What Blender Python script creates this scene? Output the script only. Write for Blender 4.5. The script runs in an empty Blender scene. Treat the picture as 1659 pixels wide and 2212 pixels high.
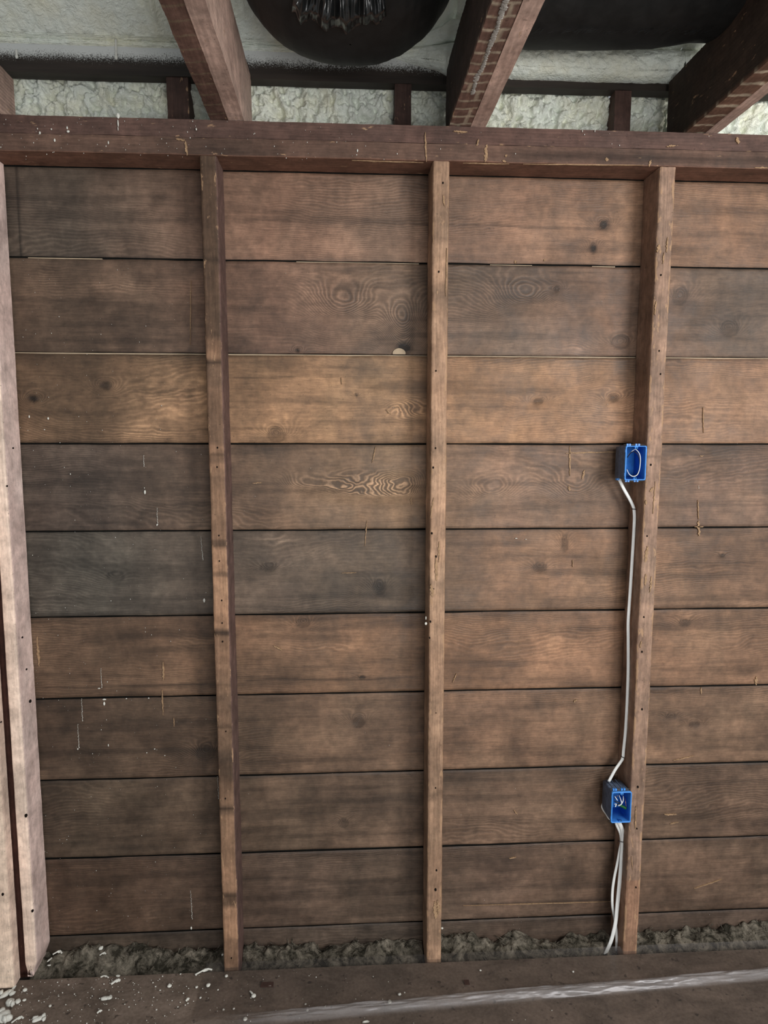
import bpy, math, random
import numpy as np
from mathutils import Vector, Matrix

# ------------------------------------------------------------------ camera, light
F_PX, YAW, PITCH, ROLL = 1493.9, 0.0571, -0.1179, 0.0018
CAM = np.array([0.0, -2.0104, 1.599])
W, H = 1659, 2212
scene = bpy.context.scene
C = scene.collection


def axes():
    f = np.array([math.sin(YAW)*math.cos(PITCH), math.cos(YAW)*math.cos(PITCH), math.sin(PITCH)])
    r = np.cross(f, [0, 0, 1]); r /= np.linalg.norm(r)
    u = np.cross(r, f)
    c, s = math.cos(ROLL), math.sin(ROLL)
    return c*r+s*u, -s*r+c*u, f


AR, AU, AF = axes()
cd = bpy.data.cameras.new('camera')
cam = bpy.data.objects.new('camera', cd)
C.objects.link(cam)
cd.sensor_fit = 'HORIZONTAL'; cd.sensor_width = 36.0
cd.lens = F_PX*36.0/W
cd.clip_start = 0.02
m = Matrix.Identity(4)
for i in range(3):
    m[i][0] = AR[i]; m[i][1] = AU[i]; m[i][2] = -AF[i]; m[i][3] = CAM[i]
cam.matrix_world = m
scene.camera = cam

world = bpy.data.worlds.new('world'); scene.world = world
world.use_nodes = True
bg = world.node_tree.nodes['Background']
bg.inputs[0].default_value = (0.92, 0.96, 1.0, 1); bg.inputs[1].default_value = 0.30


def area(name, loc, target, sx, sy, power, col):
    l = bpy.data.lights.new(name, 'AREA'); l.shape = 'RECTANGLE'; l.size = sx; l.size_y = sy
    l.energy = power; l.color = col
    o = bpy.data.objects.new(name, l); C.objects.link(o)
    o.location = loc
    o.rotation_euler = (Vector(target)-Vector(loc)).to_track_quat('-Z', 'Y').to_euler()
    return o


area('window_daylight', (1.95, -2.7, 2.0), (0.35, 0, 1.35), 1.0, 1.1, 72, (1.0, 0.975, 0.95))
area('low_bounce_fill', (0.75, -3.6, 0.95), (0.1, 0, 1.7), 1.3, 1.1, 46, (1.0, 0.98, 0.97))  # added low fill standing in for floor bounce, brightens foam and undersides
scene.view_settings.view_transform = 'Standard'
scene.view_settings.look = 'None'
scene.view_settings.gamma = 1.0
scene.view_settings.use_curve_mapping = False
scene.view_settings.exposure = 0.0

# ------------------------------------------------------------------ helpers
def hit(x, y, Y):
    """point of the plane y = Y seen at photograph pixel (x, y)"""
    d = AF+(x-829.5)/F_PX*AR-(y-1106)/F_PX*AU
    return CAM+(Y-CAM[1])/d[1]*d


def hitz(x, y, z):
    d = AF+(x-829.5)/F_PX*AR-(y-1106)/F_PX*AU
    return CAM+(z-CAM[2])/d[2]*d


def lin(c):
    c = np.asarray(c, float)/255.0
    return np.where(c <= .04045, c/12.92, ((c+.055)/1.055)**2.4)


def hash2(i, j, s):
    n = (i.astype(np.int64)*374761393+j.astype(np.int64)*668265263+s*974634777) & 0xffffffff
    n = ((n ^ (n >> 13))*1274126177) & 0xffffffff
    n = ((n ^ (n >> 16))*2246822519) & 0xffffffff
    return ((n >> 8) & 0xffff)/65535.0


def vn(x, y, s=0):
    xi = np.floor(x); yi = np.floor(y); fx = x-xi; fy = y-yi
    fx = fx*fx*(3-2*fx); fy = fy*fy*(3-2*fy)
    a = hash2(xi, yi, s); b = hash2(xi+1, yi, s); c = hash2(xi, yi+1, s); d = hash2(xi+1, yi+1, s)
    return (a*(1-fx)+b*fx)*(1-fy)+(c*(1-fx)+d*fx)*fy


def fbm(x, y, s=0, o=4, g=.5):
    t = 0; a = 1; n = 0
    for k in range(o):
        t = t+a*vn(x*2**k+7.3*k, y*2**k+3.1*k, s+k*17); n += a; a *= g
    return t/n


def worley(x, y, s=0):
    xi = np.floor(x); yi = np.floor(y); best = np.full(x.shape, 9.0)
    for dx in (-1, 0, 1):
        for dy in (-1, 0, 1):
            cx = xi+dx; cy = yi+dy
            px = cx+hash2(cx, cy, s); py = cy+hash2(cx, cy, s+5)
            best = np.minimum(best, np.hypot(px-x, py-y))
    return best


def sstep(a, b, x):
    t = np.clip((x-a)/(b-a), 0, 1); return t*t*(3-2*t)


class MB:
    def __init__(self):
        self.v = []; self.f = []; self.mi = []; self.n = 0; self.at = {}

    def add(self, v, f, mi=0):
        v = np.asarray(v, float).reshape(-1, 3)
        self.v.append(v)
        if isinstance(f, np.ndarray): self.f += [tuple(q) for q in (f+self.n).tolist()]
        else: self.f += [tuple(int(i)+self.n for i in q) for q in f]
        self.mi += [mi]*len(f); self.n += len(v)

    def grid(self, P, mi=0, flip=False):
        """P: (nu,nv,3)"""
        nu, nv = P.shape[:2]
        idx = np.arange(nu*nv).reshape(nu, nv)
        q = np.stack([idx[:-1, :-1], idx[1:, :-1], idx[1:, 1:], idx[:-1, 1:]], -1).reshape(-1, 4)
        if flip: q = q[:, ::-1]
        self.add(P.reshape(-1, 3), q, mi)

    def verts(self): return np.concatenate(self.v)

    def set(self, V): self.v = [np.asarray(V)]

    def build(self, name, mats, parent=None, attrs=None, smooth=True):
        V = self.verts() if len(self.v) else np.zeros((0, 3))
        me = bpy.data.meshes.new(name)
        me.from_pydata(V.tolist(), [], self.f)
        for mm in (mats if isinstance(mats, (list, tuple)) else [mats]): me.materials.append(mm)
        me.polygons.foreach_set('material_index', self.mi)
        me.polygons.foreach_set('use_smooth', [smooth]*len(self.f))
        for k, a in (attrs or {}).items():
            a = np.asarray(a, float)
            if a.ndim == 2:
                t = me.attributes.new(k, 'FLOAT_COLOR', 'POINT')
                b = np.ones((len(V), 4)); b[:, :3] = a
                t.data.foreach_set('color', b.ravel())
            else:
                t = me.attributes.new(k, 'FLOAT', 'POINT'); t.data.foreach_set('value', np.broadcast_to(a, (len(V),)).copy())
        me.update()
        o = bpy.data.objects.new(name, me); C.objects.link(o)
        if parent: o.parent = parent
        return o


def tag(o, label=None, cat=None, group=None, kind=None):
    if label: o['label'] = label
    if cat: o['category'] = cat
    if group: o['group'] = group
    if kind: o['kind'] = kind
    return o


def empty(name, loc):
    o = bpy.data.objects.new(name, None); C.objects.link(o); o.location = loc; o.empty_display_size = .05
    return o


def rebase(o, loc):
    """put a mesh object's origin at loc, leaving its shape where it is"""
    loc = Vector(loc)
    o.data.transform(Matrix.Translation(-loc)); o.location = loc
    return o


def gridbox(mb, lo, hi, res, mi=0):
    lo = np.array(lo, float); hi = np.array(hi, float)
    n = [max(1, int(round((hi[k]-lo[k])/res[k]))) for k in range(3)]
    for ax in range(3):
        u, v = [(1, 2), (2, 0), (0, 1)][ax]
        U = np.linspace(lo[u], hi[u], n[u]+1); V = np.linspace(lo[v], hi[v], n[v]+1)
        gu, gv = np.meshgrid(U, V, indexing='ij')
        for side in (0, 1):
            P = np.zeros(gu.shape+(3,)); P[..., u] = gu; P[..., v] = gv; P[..., ax] = (lo, hi)[side][ax]
            mb.grid(P, mi, flip=(side == 0))


def smooth_path(pts, n=8):
    pts = [np.array(p, float) for p in pts]
    P = [2*pts[0]-pts[1]]+pts+[2*pts[-1]-pts[-2]]
    out = []
    for i in range(1, len(P)-2):
        for k in range(n):
            t = k/n
            out.append(.5*((2*P[i])+(-P[i-1]+P[i+1])*t+(2*P[i-1]-5*P[i]+4*P[i+1]-P[i+2])*t*t+(-P[i-1]+3*P[i]-3*P[i+1]+P[i+2])*t**3))
    out.append(pts[-1]); return np.array(out)


def tube(mb, pts, ra, rb=None, n=8, k=12, side=(1, 0, 0), mi=0):
    p = smooth_path(pts, n); rb = rb or ra
    T = np.gradient(p, axis=0); T /= np.linalg.norm(T, axis=1)[:, None]
    S = np.array(side, float)
    rings = []
    for i in range(len(p)):
        s = S-T[i]*(S@T[i]); s /= np.linalg.norm(s)+1e-9; b = np.cross(T[i], s)
        a = np.linspace(0, 2*math.pi, k, endpoint=False)
        rings.append(p[i]+np.outer(np.cos(a)*ra, s)+np.outer(np.sin(a)*rb, b))
    R = np.array(rings); N = len(p)
    idx = np.arange(N*k).reshape(N, k)
    f = [(idx[i, j], idx[i, (j+1) % k], idx[i+1, (j+1) % k], idx[i+1, j]) for i in range(N-1) for j in range(k)]
    base = R.reshape(-1, 3)
    c0 = len(base); base = np.vstack([base, p[0], p[-1]])
    mb.add(base, f, mi)
    o = mb.n-len(base)
    for j in range(k):
        mb.f.append((o+c0, o+idx[0, (j+1) % k], o+idx[0, j])); mb.mi.append(mi)
        mb.f.append((o+c0+1, o+idx[-1, j], o+idx[-1, (j+1) % k])); mb.mi.append(mi)


def blob(mb, c, r, seed=0, n=10, rough=.25, rot=0.0, mi=0, ax=1):
    """small irregular droplet; r = three radii, rot turns it within the plane facing axis ax"""
    th = np.linspace(0, math.pi, n+1); ph = np.linspace(0, 2*math.pi, 2*n, endpoint=False)
    t, p = np.meshgrid(th, ph, indexing='ij')
    k = 1+rough*(fbm(np.cos(p)*1.3*np.sin(t)+9, np.cos(t)*1.6+np.sin(p)*np.sin(t)+4, seed)-.5)*2
    P = np.stack([np.sin(t)*np.cos(p)*k*r[0], np.sin(t)*np.sin(p)*k*r[1], np.cos(t)*k*r[2]], -1)
    c_, s_ = math.cos(rot), math.sin(rot)
    if ax == 1:
        P = np.stack([P[..., 0]*c_-P[..., 2]*s_, P[..., 1], P[..., 0]*s_+P[..., 2]*c_], -1)
    else:
        P = np.stack([P[..., 0]*c_-P[..., 1]*s_, P[..., 0]*s_+P[..., 1]*c_, P[..., 2]], -1)
    P += np.array(c)
    nu, nv = t.shape; idx = np.arange(nu*nv).reshape(nu, nv)
    f = [(idx[i, j], idx[i+1, j], idx[i+1, (j+1) % nv], idx[i, (j+1) % nv]) for i in range(nu-1) for j in range(nv)]
    mb.add(P, f, mi)


# ------------------------------------------------------------------ materials
def new_mat(name):
    mt = bpy.data.materials.new(name); mt.use_nodes = True
    nt = mt.node_tree; nt.nodes.clear()
    out = nt.nodes.new('ShaderNodeOutputMaterial')
    return mt, nt, out


class NT:
    def __init__(s, nt): s.nt = nt

    def n(s, t, **k):
        o = s.nt.nodes.new(t)
        for a, b in k.items():
            if a == 'inp':
                for i, v in b.items():
                    if isinstance(v, bpy.types.NodeSocket): s.nt.links.new(v, o.inputs[i])
                    else: o.inputs[i].default_value = v
            else: setattr(o, a, b)
        return o

    def math(s, op, a, b=0.0, c=None, clamp=False):
        o = s.n('ShaderNodeMath', operation=op, use_clamp=clamp, inp={0: a, 1: b})
        if c is not None: s._set(o, 2, c)
        return o.outputs[0]

    def _set(s, o, i, v):
        if isinstance(v, bpy.types.NodeSocket): s.nt.links.new(v, o.inputs[i])
        else: o.inputs[i].default_value = v

    def rng(s, v, a, b, c=0.0, d=1.0, smooth=False):
        o = s.n('ShaderNodeMapRange', inp={0: v, 1: a, 2: b, 3: c, 4: d})
        if smooth: o.interpolation_type = 'SMOOTHSTEP'
        return o.outputs[0]

    def mix(s, f, a, b, mode='MIX'):
        o = s.n('ShaderNodeMix', data_type='RGBA', blend_type=mode)
        for i, v in ((0, f), (6, a), (7, b)): s._set(o, i, v)
        return o.outputs[2]

    def noise(s, vec, scale, detail=4.0, rough=.5, dist=0.0):
        return s.n('ShaderNodeTexNoise', inp={'Vector': vec, 'Scale': scale, 'Detail': detail, 'Roughness': rough, 'Distortion': dist}).outputs[0]

    def geo(s, sc=(1, 1, 1)):
        g = s.n('ShaderNodeNewGeometry').outputs['Position']
        return s.n('ShaderNodeMapping', inp={0: g, 3: sc}).outputs[0]


def wood(name, axis=0, chip=(.40, .25, .145), rough=.62, spec=.35, bump=.5, fine=1.0):
    """weathered wood driven by the mesh attributes tint, ph (growth-ring phase), rs (ring strength), chip"""
    mt, nt, out = new_mat(name); q = NT(nt)
    at = lambda k: q.n('ShaderNodeAttribute', attribute_name=k)
    tint = at('tint').outputs['Color']; ph = at('ph').outputs['Fac']; rs = at('rs').outputs['Fac']; ch = at('chip').outputs['Fac']
    sc = [170.0, 170.0, 170.0]; sc[axis] = 7.0
    g = q.geo(tuple(sc)); g2 = q.geo((1, 1, 1))
    n1 = q.noise(g, 1.0, 5, .65, .3)
    sc2 = [400.0, 400.0, 400.0]; sc2[axis] = 40.0
    n2 = q.noise(q.geo(tuple(sc2)), 1.0, 2, .5)
    n3 = q.noise(g2, 9.0, 4, .6, .4)
    n4 = q.noise(g2, 38.0, 5, .65)
    wob = q.noise(q.geo((30, 30, 30)), 1.0, 3, .6)
    wv = q.math('SINE', q.math('MULTIPLY', q.math('ADD', ph, q.math('MULTIPLY', wob, .9)), 2*math.pi))
    wv = q.math('MULTIPLY_ADD', wv, .5, .5)
    wv = q.math('POWER', wv, 1.6)
    ring = q.math('MULTIPLY', q.math('SUBTRACT', wv, .45), rs)
    f = q.rng(n1, .25, .75, 1-.20*fine, 1+.18*fine)
    f = q.math('MULTIPLY', f, q.rng(n2, .2, .8, .84, 1.16))
    f = q.math('MULTIPLY', f, q.rng(n3, .3, .7, .74, 1.25))
    f = q.math('MULTIPLY', f, q.rng(n4, .28, .72, .72, 1.28))
    f = q.math('MULTIPLY', f, q.math('MULTIPLY_ADD', ring, .60, 1.0))
    # tiny pits
    pit = q.rng(q.noise(q.geo((150, 150, 260)), 1.0, 1, .4), .70, .76, 1.0, .62)
    f = q.math('MULTIPLY', f, pit)
    col = q.mix(1.0, tint, q.n('ShaderNodeCombineXYZ', inp={0: f, 1: f, 2: f}).outputs[0], 'MULTIPLY')
    # hue drift between grey and red-brown
    col = q.mix(q.rng(q.noise(g2, 5.0, 3, .6, .8), .38, .68, 0, .35), col, q.mix(1.0, col, (.90, 1.03, 1.06, 1), 'MULTIPLY'))
    # bare wood where the surface has been knocked off
    cn = q.noise(q.geo(tuple([70.0 if k != axis else 22.0 for k in range(3)])), 1.0, 5, .62)
    cm = q.rng(q.math('ADD', cn, q.math('MULTIPLY', ch, .33)), .615, .67, 0, .8)
    col = q.mix(cm, col, (*chip, 1))
    h = q.math('ADD', q.math('MULTIPLY', n1, .5), q.math('ADD', q.math('MULTIPLY', ring, .5), q.math('MULTIPLY', n4, .4)))
    bp = q.n('ShaderNodeBump', inp={'Strength': bump, 'Distance': .0016, 'Height': h})
    b = q.n('ShaderNodeBsdfPrincipled', inp={'Base Color': col, 'Roughness': q.rng(n3, .3, .7, rough-.1, rough+.12), 'Specular IOR Level': spec, 'Normal': bp.outputs[0]})
    nt.links.new(b.outputs[0], out.inputs[0])
    return mt


def plain(name, col, rough=.5, spec=.5, var=.12, vs=40.0, bump=0.0, metal=0.0):
    mt, nt, out = new_mat(name); q = NT(nt)
    n = q.noise(q.geo(), vs, 4, .6)
    f = q.rng(n, .3, .7, 1-var, 1+var)
    c = q.mix(1.0, (*col, 1), q.n('ShaderNodeCombineXYZ', inp={0: f, 1: f, 2: f}).outputs[0], 'MULTIPLY')
    b = q.n('ShaderNodeBsdfPrincipled', inp={'Base Color': c, 'Roughness': rough, 'Specular IOR Level': spec, 'Metallic': metal})
    if bump:
        bp = q.n('ShaderNodeBump', inp={'Strength': bump, 'Distance': .002, 'Height': n}); nt.links.new(bp.outputs[0], b.inputs['Normal'])
    nt.links.new(b.outputs[0], out.inputs[0])
    return mt


def foam_mat():
    mt, nt, out = new_mat('sprayed_foam'); q = NT(nt)
    g = q.geo()
    n = q.noise(g, 60.0, 5, .6, .6); n2 = q.noise(g, 9.0, 3, .55)
    c = q.mix(q.rng(n2, .42, .66, 0, 1), (.84, .89, .80, 1), (.83, .83, .67, 1))
    c = q.mix(q.rng(n, .5, .75, 0, .25), c, (.90, .92, .86, 1))
    bp = q.n('ShaderNodeBump', inp={'Strength': .9, 'Distance': .008, 'Height': q.math('ADD', n, q.math('MULTIPLY', q.noise(g, 170.0, 3, .6, .3), .35))})
    b = q.n('ShaderNodeBsdfPrincipled', inp={'Base Color': c, 'Roughness': .38, 'Specular IOR Level': .5, 'Normal': bp.outputs[0]})
    nt.links.new(b.outputs[0], out.inputs[0]); return mt


def dusted_beam_mat():
    """dark beam with an overspray of foam on its upper half (attribute dust)"""
    mt, nt, out = new_mat('beam_with_overspray'); q = NT(nt)
    g = q.geo()
    d = q.n('ShaderNodeAttribute', attribute_name='dust').outputs['Fac']
    sp = q.noise(g, 330.0, 3, .7); lo = q.noise(g, 14.0, 3, .5)
    k = q.math('ADD', d, q.math('ADD', q.math('MULTIPLY', q.math('SUBTRACT', sp, .5), 1.7), q.math('MULTIPLY', q.math('SUBTRACT', lo, .5), .5)))
    k = q.rng(k, .32, .72, 0, 1)
    w = q.mix(q.rng(q.noise(q.geo((3, 60, 60)), 1, 4, .6), .3, .7, 0, 1), (.020, .016, .013, 1), (.040, .030, .024, 1))
    c = q.mix(k, w, (.60, .62, .60, 1))
    b = q.n('ShaderNodeBsdfPrincipled', inp={'Base Color': c, 'Roughness': .6, 'Specular IOR Level': .3})
    nt.links.new(b.outputs[0], out.inputs[0]); return mt


def film_mat():
    mt, nt, out = new_mat('clear_plastic_film'); q = NT(nt)
    g = q.geo()
    fold = q.n('ShaderNodeAttribute', attribute_name='fold').outputs['Fac']
    tr = q.n('ShaderNodeBsdfTransparent', inp={0: (.95, .94, .93, 1)})
    gl = q.n('ShaderNodeBsdfGlossy', inp={'Color': (.95, .96, 1, 1), 'Roughness': .24})
    df = q.n('ShaderNodeBsdfDiffuse', inp={'Color': (.52, .50, .50, 1)})
    bp = q.n('ShaderNodeBump', inp={'Strength': .3, 'Distance': .002, 'Height': q.noise(q.geo((12, 60, 30)), 1.0, 3, .6)})
    nt.links.new(bp.outputs[0], gl.inputs['Normal'])
    fr = q.n('ShaderNodeFresnel', inp={'IOR': 1.45, 'Normal': bp.outputs[0]}).outputs[0]
    m1 = q.n('ShaderNodeMixShader', inp={0: q.math('MULTIPLY_ADD', fold, .38, .03), 1: tr.outputs[0], 2: df.outputs[0]})
    m2 = q.n('ShaderNodeMixShader', inp={0: q.math('MULTIPLY', fr, q.math('MULTIPLY_ADD', fold, .55, .40), clamp=True), 1: m1.outputs[0], 2: gl.outputs[0]})
    nt.links.new(m2.outputs[0], out.inputs[0]); return mt


def floor_mat():
    mt, nt, out = new_mat('dirty_brown_floor'); q = NT(nt)
    g = q.geo()
    n = q.noise(q.geo((1.0, 1.6, 1)), 7.0, 6, .65, .6)
    n2 = q.noise(g, 110.0, 4, .65); n3 = q.noise(g, 42.0, 3, .55)
    c = q.mix(q.rng(n, .36, .64), (.14, .107, .084, 1), (.265, .205, .165, 1))
    c = q.mix(q.rng(n2, .3, .72, 0, .75), c, q.mix(1.0, c, (.55, .53, .5, 1), 'MULTIPLY'))
    c = q.mix(q.rng(n3, .635, .70, 0, .75), c, (.035, .027, .022, 1))
    c = q.mix(q.rng(q.noise(g, 190.0, 2, .5), .73, .78, 0, .6), c, (.30, .28, .25, 1))
    bp = q.n('ShaderNodeBump', inp={'Strength': .35, 'Distance': .002, 'Height': n2})
    b = q.n('ShaderNodeBsdfPrincipled', inp={'Base Color': c, 'Roughness': .75, 'Specular IOR Level': .3, 'Normal': bp.outputs[0]})
    nt.links.new(b.outputs[0], out.inputs[0]); return mt


def wool_mat():
    mt, nt, out = new_mat('dirty_wool_insulation'); q = NT(nt)
    g = q.geo()
    n = q.noise(g, 24.0, 6, .7, .8); n2 = q.noise(g, 160.0, 4, .7)
    c = q.mix(q.rng(n, .40, .68), (.040, .036, .027, 1), (.34, .30, .24, 1))
    c = q.mix(q.rng(n2, .35, .7, 0, .6), c, q.mix(1.0, c, (.45, .45, .4, 1), 'MULTIPLY'))
    bp = q.n('ShaderNodeBump', inp={'Strength': .9, 'Distance': .006, 'Height': n2})
    b = q.n('ShaderNodeBsdfPrincipled', inp={'Base Color': c, 'Roughness': .95, 'Specular IOR Level': .1, 'Normal': bp.outputs[0]})
    nt.links.new(b.outputs[0], out.inputs[0]); return mt


def black_film_mat():
    mt, nt, out = new_mat('black_plastic'); q = NT(nt)
    g = q.geo()
    n = q.noise(g, 30.0, 4, .6, .4)
    gl = q.n('ShaderNodeAttribute', attribute_name='gloss').outputs['Fac']
    c = q.mix(q.rng(n, .35, .7), (.006, .007, .007, 1), (.013, .014, .014, 1))
    b = q.n('ShaderNodeBsdfPrincipled', inp={'Base Color': c, 'Roughness': q.rng(gl, 0, 1, .62, .22), 'Specular IOR Level': q.rng(gl, 0, 1, .35, .8)})
    bp = q.n('ShaderNodeBump', inp={'Strength': .25, 'Distance': .003, 'Height': n}); nt.links.new(bp.outputs[0], b.inputs['Normal'])
    nt.links.new(b.outputs[0], out.inputs[0]); return mt


M_wall = wood('old_board_wood', 0, rough=.60, spec=.42, bump=.6)
M_studv = wood('old_stud_wood', 2, rough=.7, spec=.3)
M_plate = wood('old_plate_wood', 0, rough=.7, spec=.3)
M_joist = wood('old_joist_wood', 1, rough=.75, spec=.22)
M_newv = wood('new_stud_wood', 2, chip=(.55, .42, .30), rough=.6, spec=.3, bump=.25, fine=.35)
M_newj = wood('new_joist_wood', 1, chip=(.45, .30, .20), rough=.65, spec=.3, bump=.3, fine=.5)
M_hole = plain('hole_black', (.008, .006, .005), .9, .1)
M_scar = plain('bare_scraped_wood', (.33, .215, .125), .8, .2, .3, 160)
M_foam = foam_mat()
M_drop = plain('dried_foam_drop', (.66, .66, .60), .5, .4, .12, 90)
M_floor = floor_mat()
M_wool = wool_mat()
M_film = film_mat()
M_black = black_film_mat()
M_beam = dusted_beam_mat()
M_siding = plain('pale_siding', (.42, .33, .23), .8, .2)
M_dark = plain('dark_backing', (.012, .012, .011), .95, .1)
M_blue = plain('blue_box_plastic', (.055, .27, .74), .42, .5, .15, 60)
M_blued = plain('dusty_blue_plastic', (.095, .135, .215), .6, .35, .35, 70)
M_white = plain('white_cable_jacket', (.80, .82, .80), .45, .5, .06)
M_blackw = plain('black_wire', (.015, .010, .012), .4, .5)
M_green = plain('green_wire_connector', (.008, .09, .02), .4, .5)
M_copper = plain('bare_copper', (.45, .22, .14), .4, .5, metal=.8)
M_nail = plain('staple_steel', (.12, .11, .10), .5, .5, metal=.7)

def flat_attrs(V, tint, rs=0.3, chip=0.0, axis=0, k=90.0, seed=3):
    a = V[:, axis]; o = [i for i in range(3) if i != axis]
    ph = k*(V[:, o[0]]*.6+V[:, o[1]])+5*fbm(a*2+9, V[:, o[0]]*14+V[:, o[1]]*11+5, seed, 2)
    n = len(V)
    t = np.broadcast_to(np.asarray(tint, float), (n, 3)).copy()
    return dict(tint=t, ph=ph, rs=np.broadcast_to(rs, (n,)).astype(float), chip=np.broadcast_to(chip, (n,)).astype(float))


def wobble(V, amp, s=1, sc=14.0, fine=.35):
    d = np.zeros_like(V)
    for k in range(3):
        d[:, k] = amp*((fbm(V[:, 2]*sc+V[:, 0]*3.1+k*9.1+50, V[:, 1]*sc+V[:, 0]*sc*.7+k*4+50, s+k, 3)-.5)*2)
        d[:, k] += amp*fine*((vn(V[:, 2]*140+V[:, 0]*90+k*3.7+500, V[:, 1]*140+V[:, 0]*120+500, s+9+k)-.5)*2)
    return V+d


# ------------------------------------------------------------------ wall boards (the setting)
ZS = [2.3045, 2.067, 1.8112, 1.5591, 1.3085, 1.0571, 0.8112, 0.5575, 0.3064, 0.0542, -0.06]
XL, XR = -1.35, 1.75
COLX = hit(200, 1100, 0)[0], hit(600, 1100, 0)[0], hit(850, 1100, 0)[0], hit(1100, 1100, 0)[0], hit(1300, 1100, 0)[0], hit(1560, 1100, 0)[0]
# six colours along each board: stain and weathering, with light falloff painted in
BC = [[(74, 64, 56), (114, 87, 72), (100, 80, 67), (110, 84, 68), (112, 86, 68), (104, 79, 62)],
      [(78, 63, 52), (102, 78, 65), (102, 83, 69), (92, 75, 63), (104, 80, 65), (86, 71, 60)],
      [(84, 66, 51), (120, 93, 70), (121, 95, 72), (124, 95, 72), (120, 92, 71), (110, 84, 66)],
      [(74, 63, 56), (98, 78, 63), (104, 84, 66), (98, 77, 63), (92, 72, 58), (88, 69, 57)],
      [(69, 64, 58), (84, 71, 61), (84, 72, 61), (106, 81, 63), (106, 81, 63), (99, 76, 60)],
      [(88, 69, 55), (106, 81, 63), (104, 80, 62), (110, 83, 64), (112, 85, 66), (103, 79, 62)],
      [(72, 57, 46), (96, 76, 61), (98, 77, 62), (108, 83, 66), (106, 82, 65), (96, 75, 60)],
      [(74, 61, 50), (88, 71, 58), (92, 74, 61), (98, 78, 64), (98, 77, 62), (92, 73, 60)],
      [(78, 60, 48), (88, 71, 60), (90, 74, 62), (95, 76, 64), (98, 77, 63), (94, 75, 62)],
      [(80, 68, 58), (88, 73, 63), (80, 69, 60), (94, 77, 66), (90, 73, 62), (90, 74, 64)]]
BROW = [.97, .96, 1.0, .98, .97, .96, .92, .89, .83, .76]  # row factors painting the dimming light into the boards towards the floor
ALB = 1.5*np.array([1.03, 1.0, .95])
# knots: photo x, y, radius x, radius z (m), darkness, ring count
KN = [(1303, 486, .014, .013, .93, 3), (1281, 537, .009, .012, .8, 3), (873, 751, .019, .014, .75, 2), (643, 757, .005, .005, .8, 2),
      (597, 939, .019, .017, .35, 3), (228, 833, .012, .010, .5, 3), (72, 861, .011, .009, .75, 3), (770, 853, .004, .004, .7, 1),
      (1203, 624, .007, .007, .35, 2), (1340, 739, .022, .016, .15, 3), (1163, 867, .011, .007, .35, 3), (1470, 640, .018, .02, .3, 3),
      (1575, 710, .022, .018, .3, 3), (820, 1268, .016, .018, .5, 3), (580, 1225, .02, .012, .4, 2), (775, 1560, .014, .014, .25, 4),
      (1325, 860, .013, .01, .4, 3), (1166, 1225, .016, .012, .45, 2), (1220, 1175, .008, .02, .35, 2), (1560, 1200, .008, .005, .5, 1),
      (1450, 1548, .014, .008, .4, 2), (1500, 1565, .014, .009, .35, 3), (655, 1345, .016, .012, .35, 2), (782, 1463, .01, .004, .7, 1),
      (445, 1625, .022, .02, .35, 3), (742, 1778, .012, .012, .35, 2), (1480, 1345, .014, .01, .35, 2), (250, 1245, .02, .012, .1, 1)]
# broad discoloured patches: photo x, y, radius x, radius z, lighter(+)/darker(-)
PT = [(700, 1060, .10, .05, .28), (830, 1050, .10, .035, .32), (880, 880, .035, .035, .35), (340, 850, .11, .08, .85), (420, 850, .05, .09, .55), (300, 930, .10, .03, .4), (90, 800, .06, .04, .15),
      (830, 735, .08, .03, -.35), (880, 700, .04, .06, -.3), (760, 590, .06, .04, .15), (430, 1385, .07, .02, .4), (440, 1370, .03, .04, -.45),
      (270, 620, .22, .02, .3), (300, 700, .17, .05, -.18), (110, 600, .05, .05, .3), (280, 1370, .10, .02, -.4), (300, 1560, .14, .016, -.35),
      (250, 1450, .10, .03, .2), (300, 1640, .12, .02, .2), (1250, 750, .03, .02, .4), (560, 610, .08, .05, -.12), (600, 1170, .06, .03, .3),
      (560, 1225, .05, .05, -.2), (700, 1400, .14, .012, .3), (1130, 1440, .12, .02, .18), (1000, 1290, .18, .05, -.12), (1120, 1330, .1, .03, -.2),
      (1230, 1240, .1, .05, .12), (700, 1690, .2, .02, .15), (650, 1640, .18, .015, -.25), (330, 1975, .02, .02, .35), (760, 1790, .04, .03, -.2),
      (340, 940, .1, .015, .25), (200, 660, .08, .02, -.2), (1600, 690, .07, .07, -.12), (870, 610, .05, .05, .1), (690, 530, .15, .03, .08),
      (500, 1550, .03, .05, .2), (700, 560 - 130, .04, .05, -.15), (1330, 600, .02, .06, -.35), (1080, 980, .1, .015, -.15), (330, 1730, .05, .03, -.3)]


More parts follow.
